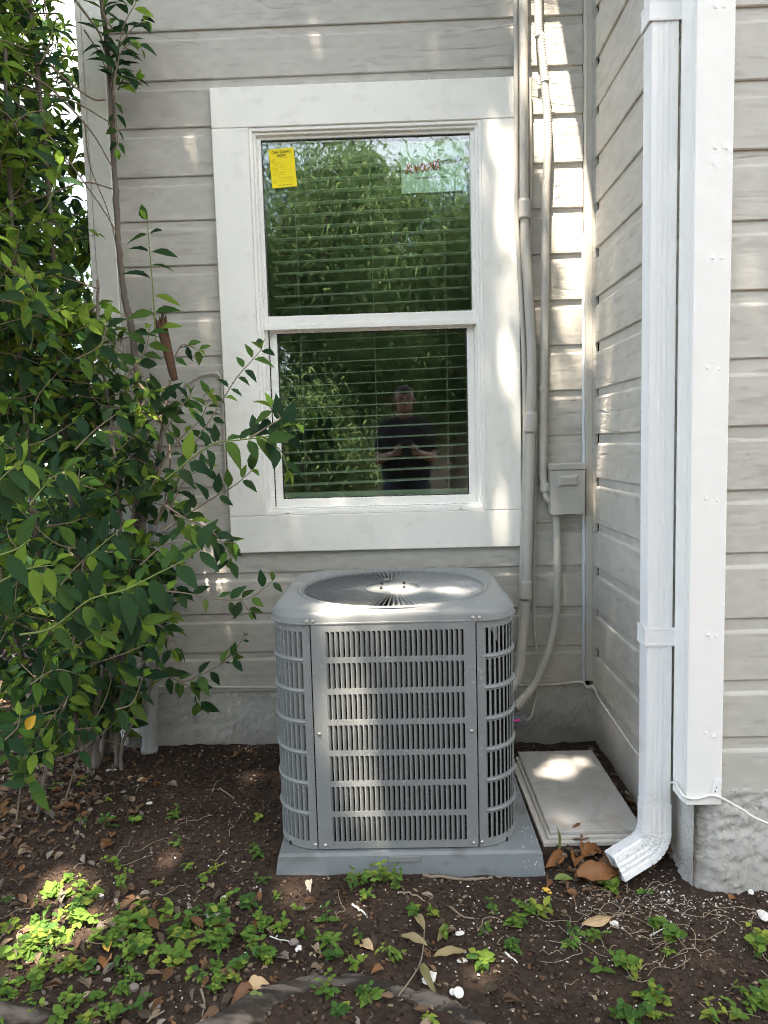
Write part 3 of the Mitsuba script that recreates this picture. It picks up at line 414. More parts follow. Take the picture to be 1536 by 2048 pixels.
fl(rot2(Polygon([(.015, .004), (.095, .006), (.095, -.004), (.112, .013), (.095, .029), (.095, .020), (.015, .020)]), 5), .0198, 'black_ink', 'arrow')
def slant(u, v, y):
    a = math.radians(5); uu, vv = u * math.cos(a) - v * math.sin(a), u * math.sin(a) + v * math.cos(a); return tilt_y(uu + .12 * vv, vv, y)
for k in range(4): add('letter_shadow', ink('Avanti', .032, -.104 + .0016 * k, -.009 - .0013 * k, .0194 - .00004 * k, True, slant), 'black_ink', sg)
add('lettering', ink('Avanti', .032, -.106, -.007, .0188, True, slant), 'red_ink', sg)
add('web_address', ink('www.avantiwindow.com', .0074, -.068, -.040, .0196, True, tilt_y), 'black_ink', sg)
# blind
bl = thing('window_blind', 'white horizontal slat blind hanging inside behind the window glass', 'blind')
add('headrail', bx(-.47, .31, .085, .135, 2.295, 2.335, .002), 'blind_white', bl)
z = 2.272; k = 0
while z > 1.03:
    tl = math.tan(math.radians(1.15)); m = bx(-.465, .30, -.025, .025, -.0014, .0014)
    v = np.array(m.vertices); v = np.stack([v[:, 0], .112 + v[:, 1], z + v[:, 2] + v[:, 0] * tl + v[:, 1] * .10], 1); m.vertices = v
    add('slat', m, 'blind_white', bl); z -= .0437; k += 1
add('bottom_rail', bx(-.465, .30, .088, .138, .975, 1.008, .002), 'blind_white', bl)
for x in (-.37, -.078, .205): add('ladder_cord', cat_([tube([(x, .086, .96), (x + .002, .086, 1.6), (x, .086, 2.3)], .0009, 5), tube([(x, .138, .96), (x, .138, 2.3)], .0009, 5)]), 'blind_white', bl)

# ---------------------------------------------------------------- air conditioner
ac = thing('air_conditioner', 'grey louvred outdoor air conditioner unit on a plastic pad', 'air conditioner')
AX0, AX1, AY0, AY1, AR, AZ0, AZ1 = -.366, .319, -.846, -.196, .116, .058, .7125
def rr_path(s, off=0.0, R=AR):
    """point and outward normal at arc length s along the front and sides of the cabinet, s = 0 at the left front seam going right"""
    pass
W_ = AX1 - AX0 - 2 * AR; ARC = AR * np.pi / 2
def warp_front(u, w, z): return np.stack([AX0 + AR + u, AY0 - w, z], 1)
def warp_corner(u, w, z, side):
    """u from the seam round the corner and back along the side; w outward"""
    a = np.clip(u / AR, 0, np.pi / 2); e = np.clip(u - ARC, 0, None); cx = AX1 - AR; cy = AY0 + AR
    x = cx + (AR + w) * np.sin(a); y = cy - (AR + w) * np.cos(a) + e
    if side < 0: x = AX0 + AX1 - x
    return np.stack([x, y, z], 1)
def rrect(x0, x1, y0, y1, r):
    return sbox(x0 + r, y0 + r, x1 - r, y1 - r).buffer(r, quad_segs=3)
def slot(x0, x1, y0, y1, r, mirror=False):
    p = rrect(x0, x1, y0, y1, r).union(sbox(x0, y0 + .0005, (x0 + x1) / 2, y1 - .0005)); return p if not mirror else shapely.affinity.scale(p, -1, 1, origin=((x0 + x1) / 2, 0))
def holed(outer, holes, th, maxlen):
    cs = m3.CrossSection([np.array(outer.exterior.coords)[:-1]])
    cs = cs - m3.CrossSection([np.array(h.exterior.coords)[:-1] for h in holes], m3.FillRule.NonZero)
    m = cs.extrude(th)
    if maxlen: m = m.refine_to_length(maxlen)
    mm = m.to_mesh(); return np.array(mm.vert_properties[:, :3], float), np.array(mm.tri_verts)
ROWS = [(.6135 - .0884 * k, .6860 - .0884 * k) for k in range(7)]
FX = [(-.209 + .01412 * k) for k in range(27)]; SW = .0108
UF = lambda x: x - (AX0 + AR)
fp_outer = sbox(.0018, AZ0 + .004, W_ - .0018, AZ1 - .002)
v, f = holed(fp_outer, [slot(UF(x), UF(x) + SW, a, b, .0038) for x in FX for a, b in ROWS], .0016, None)
fp = add('front_panel', trimesh.Trimesh(warp_front(v[:, 0], .004 + v[:, 2], v[:, 1]), f, process=False), 'unit_paint', ac)
def louver(a, b):
    pts = [(0, 0), (.0030, -.0014), (.0054, -.0040), (.0071, -.0072), (.0064, -.0074), (.0046, -.0046), (.0026, -.0024), (0, -.0012)]
    return extr(pts, b - a, lambda q: np.stack([q[:, 0], q[:, 1] * -1, q[:, 2]], 1))
lv_dict = mikit.ply(louver(0, ROWS[0][1] - ROWS[0][0]), 'shaded_blade_paint', smooth=40)
for a, b in ROWS:
    for x in FX:
        m = np.eye(4); m[:3, 3] = (x, AY0 - .0045, a); add('louver', lv_dict, None, fp, tw=m)
CS = [.024 + .0160 * k for k in range(8)]
for side in (-1, 1):
    L = ARC + .30
    if side > 0: holes = [slot(u, u + SW, a, b, .0038) for u in CS for a, b in ROWS]
    else: holes = [slot(u, u + SW, a, b, .0038, True) for u in CS for a, b in ROWS]
    v, f = holed(sbox(.0018, AZ0 + .001, L, AZ1 - .002), holes, .0014, .012)
    cp = add('corner_panel', trimesh.Trimesh(warp_corner(v[:, 0], v[:, 2], v[:, 1], side), f if side > 0 else f[:, ::-1], process=False), 'unit_paint', ac, smooth=35)
    for a, b in ROWS:
        for u in CS:
            if side > 0: base = louver(a, b); q = np.array(base.vertices); q[:, 0] += u
            else: base = louver(a, b); q = np.array(base.vertices); q[:, 0] = u + SW - q[:, 0]
            base.vertices = warp_corner(q[:, 0], -q[:, 1], q[:, 2] + a, side)
            add('louver', mikit.ply(base, 'shaded_blade_paint', smooth=40), None, cp)
    us = np.linspace(.018, L - .1, 34)
    for k in range(6):
        z = (ROWS[k][0] + ROWS[k + 1][1]) / 2; p = warp_corner(us, np.full_like(us, .0012), np.full_like(us, z), side); r = np.clip(np.minimum(us - .018, L - .1 - us) / .012, 0, 1) * .0046 + .0005
        add('pressed_rib', sweep(p, ring(8), r), 'unit_paint', cp, True)
# lid: rounded top with an opening
NA = 160; th = np.linspace(0, 2 * np.pi, NA, endpoint=False) + .002
ACX, ACY = (AX0 + AX1) / 2, (AY0 + AY1) / 2
def rr_ang(hx, hy, r):
    out = []
    for t in th:
        d = np.array([math.cos(t), math.sin(t)]); lo, hi = 0, 2.0
        for _ in range(40):
            m = (lo + hi) / 2; q = np.abs(d * m) - [hx - r, hy - r]; s = np.linalg.norm(np.maximum(q, 0)) + min(max(q[0], q[1]), 0) - r
            lo, hi = (m, hi) if s < 0 else (lo, m)
        out.append(d * lo)
    return np.array(out) + [ACX, ACY]
hx, hy = (AX1 - AX0) / 2, (AY1 - AY0) / 2
FC = np.array([-.024, -.528]); FR = .288
def circ(r): return FC + np.stack([np.cos(th), np.sin(th)], 1) * r
loops = [(rr_ang(hx + .004, hy + .004, AR), .705), (rr_ang(hx + .0075, hy + .0075, AR), .7065), (rr_ang(hx + .0078, hy + .0078, AR), .7100), (rr_ang(hx + .005, hy + .005, AR), .7112), (rr_ang(hx + .0046, hy + .0046, AR), .7235),
         (rr_ang(hx + .002, hy + .002, AR), .7325), (rr_ang(hx - .004, hy - .004, AR), .7395), (rr_ang(hx - .012, hy - .012, AR), .7432), (rr_ang(hx - .022, hy - .022, AR - .01), .7442),
         (circ(FR + .022), .7452), (circ(FR + .018), .7420), (circ(FR + .012), .7425), (circ(FR + .008), .7475), (circ(FR + .002), .7470), (circ(FR - .003), .7430), (circ(FR - .004), .7200)]
v = np.vstack([np.column_stack([a, np.full(NA, z)]) for a, z in loops]); i, j = np.meshgrid(np.arange(len(loops) - 1), np.arange(NA), indexing='ij')
q = np.stack([i * NA + j, i * NA + (j + 1) % NA, (i + 1) * NA + (j + 1) % NA, (i + 1) * NA + j], -1).reshape(-1, 4)
lid = add('lid', trimesh.Trimesh(v, np.vstack([q[:, [0, 1, 2]], q[:, [0, 2, 3]]]), process=False), 'unit_paint', ac, smooth=50)
gd = add('fan_guard', cat_([lathe([(.0001, .7440), (.062, .7435), (.072, .7405), (.076, .7375), (.084, .7375), (.088, .735), (.088, .722)], (FC[0], FC[1], 0), k=48), lathe([(FR - .004, .742), (FR - .007, .7415), (FR - .007, .722)], (FC[0], FC[1], 0), k=96)]), 'unit_paint', ac, smooth=40)
NV = 100; vane = bx(.086, FR - .006, -.0011, .0011, -.009, .009)
vv = np.array(vane.vertices); vv[:, 1] += vv[:, 2] * .55; vv[:, 2] += .7310; vane.vertices = vv
vd = mikit.ply(vane, 'vane_paint')
for k in range(NV):
    m = np.array(T().translate([FC[0], FC[1], 0]).rotate([0, 0, 1], k * 360 / NV).matrix); add('vane', vd, None, gd, tw=m)
for sx, sy in ((-1, -1), (1, -1), (-1, 1), (1, 1)):
    add('cap_nut', lathe([(0, .013), (.0028, .0125), (.0042, .010), (.0045, .006), (.0062, .0055), (.0062, 0)], (FC[0] + sx * .036, FC[1] + sy * .036, .7385), k=10), 'rubber_black', gd, smooth=40)
add('coil', cat_([bx(AX0 + .035, AX1 - .035, AY0 + .035, AY1 - .035, AZ0 + .01, .60), bx(AX0 + .02, AX1 - .02, AY1 - .03, AY1, AZ0 + .01, .70)]), 'coil_black', ac)
add('base_pan', cat_([bx(AX0 + .03, AX1 - .03, AY0 + .03, AY1 - .03, .056, .066)]), 'coil_black', ac)
def screw(p, ax, par):
    add('screw', cat_([lathe([(0, .0045), (.0026, .0044), (.0036, .0036), (.0036, .0014), (.0056, .0012), (.0058, 0)], p, ax, 10)]), 'screw_zinc', par, smooth=30)
for x, z in ((-.258, .7165), (-.241, .7165), (.195, .7165), (.212, .7165)): screw((x, AY0 - .0046, z), (0, -1, 0), ac)
for x, z in ((-.2345, .398), (.1865, .398), (-.2285, .0735), (.188, .0735)): screw((x, AY0 - .0056, z), (0, -1, 0), ac)
for x, z in ((-.258, .0735), (.2115, .0735)): screw((x, AY0 - .001, z), (0, -1, 0), ac)
screw((AX0 - .006, -.70, .7165), (-1, 0, 0), ac); screw((AX1 + .006, -.70, .7165), (1, 0, 0), ac)
# pipe stubs on its right side
vs = add('service_valve', lathe([(0, .0), (.019, .0), (.021, .003), (.021, .112), (.017, .120), (0, .120)], (.312, -.32, .198), (1, 0, .16), 20), 'grey_plastic', ac, smooth=40, label='dark grey round pipe stub with a pink tag')
add('pink_tag', sweep(np.array([(.360, -.3425, .2165), (.405, -.3425, .2235)]), np.array([(-.001, -.010), (.001, -.010), (.001, .010), (-.001, .010)])), 'pink_label', vs)
pad = thing('equipment_pad', 'blue grey plastic equipment pad under the air conditioner', 'pad')
pv = np.array([(-.372, -.876, -.03), (.385, -.876, -.03), (.385, -.112, -.03), (-.372, -.112, -.03)]); pt = np.array([(-.362, -.866, .056), (.376, -.866, .056), (.376, -.120, .056), (-.362, -.120, .056)])
pm = m3.Manifold.hull_points(np.vstack([pv, pt * [1, 1, 1] - [0, 0, .008], pt * [.985, .994, 1]]).tolist())
add('slab', pm, 'pad_plastic', pad, smooth=20)
add('name_plate', bx(-.052, .035, -.8735, -.868, .033, .048, .0006), 'unit_paint', pad)

# ---------------------------------------------------------------- downspout
ds = thing('downspout', 'white fluted rectangular downspout with a pleated elbow at its foot', 'downspout')
w2, d2 = .0375, .027
prof = [(-w2, -d2 + .006), (-w2 + .004, -d2)]
for u in (-.014, .0, .014): prof += [(u - .0062, -d2), (u - .0040, -d2 + .0005), (u - .002, -d2 + .0012), (u + .002, -d2 + .0012), (u + .0040, -d2 + .0005), (u + .0062, -d2)]
prof += [(w2 - .004, -d2), (w2, -d2 + .006), (w2, d2), (-w2, d2)]
prof = np.array(prof); DX, DY = .6975, -.833
def section(p, A, B, s=1.0): return p + (prof[:, :1] * s) * A + (prof[:, 1:] * s) * B
def loft(secs):
    k = len(secs[0]); n = len(secs); v = np.vstack(secs); i, j = np.meshgrid(np.arange(n - 1), np.arange(k), indexing='ij')
    q = np.stack([i * k + j, i * k + (j + 1) % k, (i + 1) * k + (j + 1) % k, (i + 1) * k + j], -1).reshape(-1, 4)
    return trimesh.Trimesh(v, np.vstack([q[:, [0, 1, 2]], q[:, [0, 2, 3]]]), process=False)
X_, Y_ = np.array([1., 0, 0]), np.array([0, 1., 0])
add('pipe', loft([section(np.array([DX, DY, z]), X_, Y_, .97) for z in np.linspace(.15, 3.75, 24)]), 'gutter_paint', ds, smooth=38)
bd = unit(np.array([-.96, -.26, 0])); secs = []; R0 = .062
def rotm(axis, a): return np.array(T().rotate(axis.tolist(), math.degrees(a)).matrix)[:3, :3]
axb = np.cross(np.array([0, 0, -1.]), bd)
for z in (.175, .173, .12, .092): secs.append(section(np.array([DX, DY, z]), X_, Y_, 1.03))
p0 = np.array([DX, DY, .092]); amax = math.radians(68)
for k in range(6):
    for fr, s in ((.02, .97), (.12, 1.06), (.88, 1.05), (.97, .98)):
        a = amax * (k + fr) / 6; Rm = rotm(axb, a); p = p0 + bd * R0 * (1 - math.cos(a)) + np.array([0, 0, -1.]) * R0 * math.sin(a); secs.append(section(p, Rm @ X_, Rm @ Y_, s))
dr_ = rotm(axb, amax) @ np.array([0, 0, -1.])
for t, s in ((.004, 1.03), (.092, 1.03), (.093, .99), (.06, .98)): secs.append(section(p + dr_ * t, Rm @ X_, Rm @ Y_, s))
zmin = min(q[:, 2].min() for q in secs); secs = [q + [0, 0, max(0, -.036 - zmin) * (1 if i > 3 else (1 - i * 0))] for i, q in enumerate(secs)]
add('elbow', loft(secs), 'gutter_paint', ds, smooth=8, label='dirt speckled white pleated elbow at the foot of the downspout')
for z in (.655, 2.25):
    o = np.array([(-w2 - .003, -d2 - .003), (w2 + .003, -d2 - .003), (w2 + .003, d2 + .003), (-w2 - .003, d2 + .003)])
    def bnd(z, s): return np.column_stack([DX + o[:, 0] * s, DY + o[:, 1] * s, np.full(4, z)])
    add('strap', loft([bnd(z - .026, .99), bnd(z - .026, 1.04), bnd(z - .020, 1.06), bnd(z - .016, 1.03), bnd(z + .016, 1.03), bnd(z + .020, 1.06), bnd(z + .026, 1.04), bnd(z + .026, .99)]), 'gutter_paint', ds, smooth=10)
add('rivet', lathe([(0, .003), (.003, .0025), (.004, 0)], (DX + .004, DY - d2 - .0012, .135), (0, -1, 0), 10), 'gutter_paint', ds, True)

# ---------------------------------------------------------------- pipes and cables on the wall
def mv(pts, d): return [tuple(np.array(p) + d) for p in pts]
LS = [(.492, -.045, 3.86), (.492, -.045, 2.76), (.491, -.045, 2.42), (.489, -.045, 2.03), (.503, -.045, 1.71), (.511, -.048, 1.49), (.504, -.050, 1.23), (.496, -.055, .967), (.480, -.06, .58), (.462, -.075, .42), (.433, -.12, .30), (.36, -.22, .25), (.30, -.26, .25)]
ln = thing('refrigerant_line', 'beige painted insulated pipe pair running down the wall right of the window to the unit', 'pipe')
add('insulated_pipe', tube(LS, [.016] * 4 + [.018] * 6 + [.019] * 3, 12, 10), 'conduit_paint', ln, True)
add('small_pipe', tube(mv(LS[:6], (-.027, .006, 0)) + mv(LS[6:9], (-.018, .012, 0)) + [(.455, -.07, .42), (.42, -.12, .30), (.33, -.25, .26)], .0085, 8, 10), 'conduit_paint', ln, True)
add('control_wire', tube([(.517, -.03, 2.5), (.519, -.028, 2.2), (.512, -.03, 1.9), (.525, -.03, 1.6), (.530, -.03, 1.3), (.521, -.035, .9), (.515, -.04, .5), (.525, -.06, .33), (.512, -.07, .197), (.478, -.12, .135), (.40, -.26, .20)], .0045, 6, 10), 'conduit_paint', ln, True)
add('control_wire', tube([(.476, -.03, 2.0), (.482, -.032, 1.8), (.492, -.03, 1.55), (.487, -.03, 1.3), (.478, -.028, 1.05), (.474, -.03, .75), (.47, -.03, .5)], .0035, 6, 10), 'conduit_paint', ln, True)
for a, b, r in (((.490, -.045, 2.07), (.489, -.045, 2.0), .0215), ((.507, -.05, 1.30), (.503, -.05, 1.22), .0225), ((.484, -.058, .66), (.479, -.06, .585), .0225)):
    add('tape_wrap', tube([a, tuple((np.array(a) + b) / 2), b], r, 12, 4), 'conduit_paint', ln, True)
def flex(pts, r, parent):
    p = spline(pts, 60); s = np.concatenate([[0], np.cumsum(np.linalg.norm(np.diff(p, axis=0), axis=1))]); n = int(s[-1] / .0016)
    q = np.stack([np.interp(np.linspace(0, s[-1], n), s, p[:, k]) for k in range(3)], 1)
    return sweep(q, ring(12), r * (1 + .026 * np.sin(np.linspace(0, s[-1], n) * 2 * np.pi / .0095)))
c1 = thing('flexible_conduit', 'beige ribbed conduit running from above down to the switch box', 'conduit')
add('hose', flex([(.545, -.032, 3.86), (.547, -.032, 2.76), (.556, -.032, 2.63), (.573, -.032, 2.44), (.580, -.032, 2.28), (.569, -.034, 2.07), (.565, -.034, 1.71), (.558, -.034, 1.38), (.554, -.036, 1.08), (.560, -.040, 1.02)], .0145, c1), 'conduit_paint', c1, True)
add('collar', cat_([lathe([(.0, 0), (.019, 0), (.0205, .004), (.0205, .024), (.019, .03), (.015, .032)], (.5605, -.042, .998), (.03, 0, 1), 18)]), 'conduit_paint', c1, smooth=40)
add('elbow', tube([(.561, -.042, 1.0), (.562, -.044, .982), (.570, -.046, .966), (.584, -.046, .962)], .012, 12, 6), 'conduit_paint', c1, True)
for x, z in ((.573, 2.49), (.558, 1.385)):
    add('clamp', cat_([lathe([(.0152, -.009), (.0166, -.008), (.0166, .008), (.0152, .009)], (x - .002, -.033, z), (0, 0, 1), 16), bx(x - .028, x - .012, -.018, -.012, z - .008, z + .008, .001)]), 'conduit_paint', c1, smooth=40)
c2 = thing('flexible_conduit', 'ribbed beige conduit curving from the bottom of the switch box to the air conditioner', 'conduit')
add('hose', flex([(.602, -.045, .92), (.603, -.045, .80), (.603, -.046, .678), (.595, -.05, .503), (.562, -.07, .385), (.500, -.12, .275), (.43, -.2, .235), (.395, -.245, .222)], .0145, c2), 'conduit_paint', c2, True)
add('cuff', tube([(.402, -.238, .2235), (.36, -.285, .212), (.30, -.33, .205)], .0155, 12), 'grey_plastic', c2, True)
# switch box
eb = thing('switch_box', 'beige metal switch box with a raised grip on the wall by the inner corner', 'electrical box')
add('body', bx(.574, .697, -.080, -.013, .914, 1.098, .002), 'box_paint', eb)
add('hood', cat_([bx(.570, .7015, -.094, -.0155, 1.080, 1.103, .002)]), 'box_paint', eb)
add('cover', bx(.573, .699, -.0905, -.0805, .911, 1.078, .0018), 'box_paint', eb)
gp = np.array([(.597, -.0902, 1.017), (.672, -.0902, 1.017), (.672, -.0902, 1.060), (.597, -.0902, 1.060), (.606, -.1045, 1.026), (.663, -.1045, 1.026), (.663, -.1045, 1.051), (.606, -.1045, 1.051)])
add('grip', trimesh.convex.convex_hull(gp), 'box_paint', eb)
emb = [Polygon([(.640, .966), (.664, .969), (.667, .973), (.648, .955), (.645, .955), (.659, .9675), (.640, .9635)])] + [sbox(.612 + .006 * k, .962 + .001 * (k % 2), .6165 + .006 * k, .9665 + .001 * (k % 2)) for k in range(4)]
add('emblem', cat_([extr(p, .0012, lambda q: np.stack([q[:, 0], -.0904 - q[:, 2], q[:, 1]], 1)) for p in emb]), 'box_paint', eb)
add('latch_slot', bx(.614, .662, -.0912, -.088, .911, .9135), 'rubber_black', eb)
# cables
def cable(pts, r, label, clip=None, mat='cable_white'):
    t = thing('cable', label, 'cable'); add('wire', tube(pts, r, 7, 10), mat, t, True)
    for c_ in clip or (): add('clip', bx(c_[0] - .004, c_[0] + .004, c_[1] - .004, c_[1] + .004, c_[2] - .007, c_[2] + .007, .001), mat, t)
cable([(-1.03, -.017, .262), (-.946, -.014, .256), (-.746, -.014, .250), (-.487, -.012, .243), (.0, -.012, .236), (.53, -.012, .231), (.65, -.014, .238), (.702, -.024, .243), (.722, -.040, .225), (.735, -.046, .235), (.744, -.06, .225), (.742, -.13, .212), (.741, -.25, .205), (.741, -.40, .196), (.741, -.53, .19), (.741, -.62, .195), (.738, -.80, .22), (.728, -.90, .262), (.722, -.94, .262), (.731, -.957, .252), (.762, -.957, .247), (.809, -.957, .254), (.872, -.966, .222), (.945, -.975, .183), (1.3, -1.0, .05)], .0033, 'thin white cable running along the top of the foundation and round the white corner', [(-.487, -.012, .243), (-.80, -.013, .252)])
cable([(-.84, -.012, 1.40), (-.802, -.016, 1.439), (-.743, -.016, 1.472), (-.69, -.017, 1.480), (-.668, -.018, 1.470), (-.662, -.018, 1.43), (-.661, -.018, 1.25), (-.664, -.018, 1.05), (-.662, -.018, 1.005), (-.675, -.016, .985)], .0042, 'beige painted cable hooked beside the lower left of the window', [(-.684, -.018, 1.480)], 'conduit_paint')
cl = thing('cable_clip', 'small tilted white metal strap at the foot of the right corner board', 'bracket')
m = bx(-.010, .010, -.0012, .0012, -.024, .024, .0005); m.apply_transform(trimesh.transformations.rotation_matrix(math.radians(14), (0, 1, 0))); m.apply_translation((.812, -.9545, .275)); add('strap', m, 'gutter_paint', cl)
for dz in (-.010, 0.0): add('hole', lathe([(0, .0006), (.0022, .0005), (.0022, 0)], (.812 + dz * .25, -.9557, .275 + dz), (0, -1, 0), 8), 'grey_plastic', cl)
dp = thing('drain_pipe', 'pale grey round pipe standing in the soil at the left house corner behind the shrub', 'pipe')
add('pipe', tube([(-1.008, -.075, -.04), (-.99, -.072, .2), (-.945, -.066, .60), (-.94, -.062, 1.2)], .027, 16), 'pipe_grey', dp, True)
add('coupling', tube([(-1.006, -.0748, -.02), (-1.004, -.0745, .012), (-1.002, -.074, .03)], .033, 16), 'pipe_grey', dp, True)
add('coupling', tube([(-.953, -.067, .55), (-.948, -.066, .585), (-.945, -.066, .61)], .032, 16), 'pipe_grey', dp, True)

# ---------------------------------------------------------------- stone slabs
def slab_tile(name, label, x0, x1, y0, y1, z0, z1, rz, mat):
    m = bx(-(x1 - x0) / 2, (x1 - x0) / 2, -(y1 - y0) / 2, (y1 - y0) / 2, 0, z1 - z0, .0015)
    m.apply_transform(trimesh.transformations.rotation_matrix(math.radians(rz), (0, 0, 1))); m.apply_translation(((x0 + x1) / 2, (y0 + y1) / 2, z0)); one(name, m, mat, label, 'stone slab')
slab_tile('stone_slab', 'veined off white marble slab lying on top of the stack right of the unit', .425, .702, -.730, -.178, .022, .034, .3, 'marble')
slab_tile('stone_slab', 'middle stone slab of the stack, a thin grey edge showing below the marble', .416, .700, -.736, -.190, .011, .0215, .6, 'tile_back')
slab_tile('stone_slab', 'lowest pale slab of the stack, jutting out beside the pad', .398, .692, -.748, -.215, -.004, .0105, .9, 'tile_back')

# ---------------------------------------------------------------- shrub
R1 = np.random.default_rng(11)
sh = thing('shrub', 'tall leafy evergreen shrub growing at the left corner of the house', 'shrub')
def stemmesh(p, r0, r1):
    p = np.array(p, float)
    if p[0][2] < .12: p = np.vstack([[p[0][0], p[0][1], -.05], p])
    q = spline(p, 8); q[1:-1] += R1.normal(0, .0015, (len(q) - 2, 3)); return q, sweep(q, ring(8), np.linspace(r0, r1, len(q)) * (1 + .06 * R1.normal(size=len(q))))
paths = []
for i, (p, a, b) in enumerate(STEMS):
    if i == 11: continue
    q, m = stemmesh(p, a, b); add('stem', m, 'bark', sh, True)
    if i not in (9, 10): paths.append(q)
stub = np.array(STEMS[11][0]); q = spline(stub, 6)
bs = sweep(q, ring(14), np.linspace(.012, .019, len(q))); vv = np.array(bs.vertices); top = vv[:, 2] > vv[:, 2].max() - .03
vv[top, 2] += R1.uniform(-.03, .045, top.sum()); bs.vertices = vv
add('broken_stub', cat_([bs] + [tube([(stub[-1][0] + R1.normal(0, .008), stub[-1][1] + R1.normal(0, .006), stub[-1][2] - .03), (stub[-1][0] + R1.normal(0, .012), stub[-1][1] + R1.normal(0, .006), stub[-1][2] + R1.uniform(.0, .05))], [.004, .001], 5) for _ in range(12)]), 'broken_wood', sh, label='reddish brown snapped branch end')
for p, r in TWIGS: add('twig', tube(p, [r, r * .55], 6), 'twig', sh, True)
LP, LD, LN, LS_, LT = [], [], [], [], []
def put_leaf(p, d, n, s, t): LP.append(p); LD.append(d); LN.append(n); LS_.append(s); LT.append(t)
def dress(path, L, step, droop=.35, lit=.15, start=.12, bright_tip=True):
    q = spline(path, 12); s = np.concatenate([[0], np.cumsum(np.linalg.norm(np.diff(q, axis=0), axis=1))]); tot = s[-1]; d0 = start * tot; side = R1.choice([-1, 1])
    while d0 < tot:
        p = np.array([np.interp(d0, s, q[:, k]) for k in range(3)]); p2 = np.array([np.interp(min(d0 + .01, tot), s, q[:, k]) for k in range(3)]); p1 = np.array([np.interp(max(d0 - .01, 0), s, q[:, k]) for k in range(3)]); t = unit(p2 - p1)
        view = unit(np.array([.25, -1, .55]) + R1.normal(0, .35, 3)); b = unit(np.cross(view, t))
        for sd in ((-1, 1) if R1.random() < .45 else (side,)):
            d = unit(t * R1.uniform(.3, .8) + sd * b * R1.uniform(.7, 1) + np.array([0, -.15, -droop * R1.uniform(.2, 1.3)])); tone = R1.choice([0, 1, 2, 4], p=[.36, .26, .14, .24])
            if R1.random() < lit: tone = 3  # pale tone stands in for sun on this share of the leaves
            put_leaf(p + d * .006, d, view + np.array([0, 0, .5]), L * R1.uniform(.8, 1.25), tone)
        side = -side; d0 += step * R1.uniform(.75, 1.25)
    for k in range(2): put_leaf(q[-1], unit(q[-1] - q[-3] + R1.normal(0, .012, 3)), unit(np.array([.2, -.7, .8]) + R1.normal(0, .4, 3)), L * R1.uniform(.55, .9), 3 if bright_tip and R1.random() < .5 else 2)
for path, L, step in SPRAYS:
    add('twig', tube(path, [.0032, .0013], 6), 'green_twig' if L > .07 else 'twig', sh, True); dress(path, L, step, droop=.6 if L > .075 else .3, lit=.2 if L > .075 else .06)
n_spray = len(LP)
LEAF_SH = [leaf(w, .2, c, (0, .15, .42, .74, 1)) for w, c in ((.5, .1), (.46, .3), (.52, .5))]
# the bulk: twigs growing outwards from the stems, kept inside the outline of the shrub
EZ = [.10, .25, .32, .49, .66, .83, 1.09, 1.35, 1.52, 1.70, 2.21, 2.8, 3.3]; EX = [-1.02, -.98, -.93, -.88, -.82, -.76, -.74, -.76, -.84, -.99, -1.13, -1.14, -1.2]
def inside(p):
    xr = np.interp(p[2], EZ, EX) + .03 * math.sin(p[2] * 23) + (p[1] + .3) * .12
    if p[0] > xr or p[0] < -2.3 or p[2] < .15 or p[1] < -.95: return False
    return p[1] < -.05 if p[0] > -1.19 else p[1] < .75
tw = []
for it in range(2250):
    if it > 1000: o = np.array([R1.uniform(-2.1, -1.12), R1.uniform(-.75, .45), R1.uniform(1.5, 3.2)])
    elif R1.random() < .45: st_ = paths[R1.integers(len(paths))]; o = st_[R1.integers(6, len(st_))]
    else: o = np.array([R1.uniform(-2.1, -.95), R1.uniform(-.7, .5), R1.uniform(.3, 3.1)])
    if o[0] > np.interp(o[2], EZ, EX) or (o[0] > -1.2 and o[1] > -.06): continue
    d = unit(np.array([R1.normal(0, 1), R1.normal(-.35, .8), R1.normal(.55, .5)])); L = R1.uniform(.10, .30)
    e = o + d * L + np.array([0, 0, -.03])
    if not inside(e) or (o[2] < .55 and R1.random() < .12): continue
    if o[0] > -1.08 and o[2] > 1.75: continue
    mid = (o + e) / 2 + R1.normal(0, .02, 3); tw.append(np.array([o, mid, e])); dress([o, mid, e], R1.uniform(.036, .080), R1.uniform(.024, .042), .3, (.14 if o[2] < 1.5 else .52), .25)  # higher twigs get more pale leaves, sunlight put into their colour
add('twigs', cat_([tube(t, [.0026, .001], 5, 4) for t in tw]), 'twig', sh, True, kind='stuff')
LP, LD, LN, LS_, LT = map(np.array, (LP, LD, LN, LS_, LT))
ok = np.array([inside(p) or i < n_spray for i, p in enumerate(LP)]); tip = LP + unit(LD) * LS_[:, None]; ok &= ~((tip[:, 0] > -1.14) & (tip[:, 1] > -.03)) & (LP[:, 2] > .05)
LP, LD, LN, LS_, LT = LP[ok], LD[ok], LN[ok], LS_[ok], LT[ok]
inv = unit(LOOK); rgt = unit(np.cross(LOOK, UPV)); upw = np.cross(rgt, inv)
rel = LP - CAM; zc = rel @ inv; vis = (zc > .3) & (np.abs(rel @ rgt / zc) < .53) & (np.abs(rel @ upw / zc) < .71)
size = np.where(vis, LS_ / zc, 0); order = np.argsort(-size); big = order[:296]; rest = order[296:]
hi = [leaf(w, fo, cu, twist=tx) for w, fo, cu, tx in ((.46, .2, .12, .3), (.42, .3, .3, -.4), (.50, .16, .22, .5), (.44, .35, .45, 0), (.40, .12, .05, -.6), (.48, .25, .6, .2))]
ldict = {}
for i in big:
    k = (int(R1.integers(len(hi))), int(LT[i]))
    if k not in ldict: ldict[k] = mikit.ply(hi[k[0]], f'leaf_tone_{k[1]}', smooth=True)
    add('leaf', ldict[k], None, sh, tw=mat4(LP[i], LD[i], LN[i], LS_[i]))
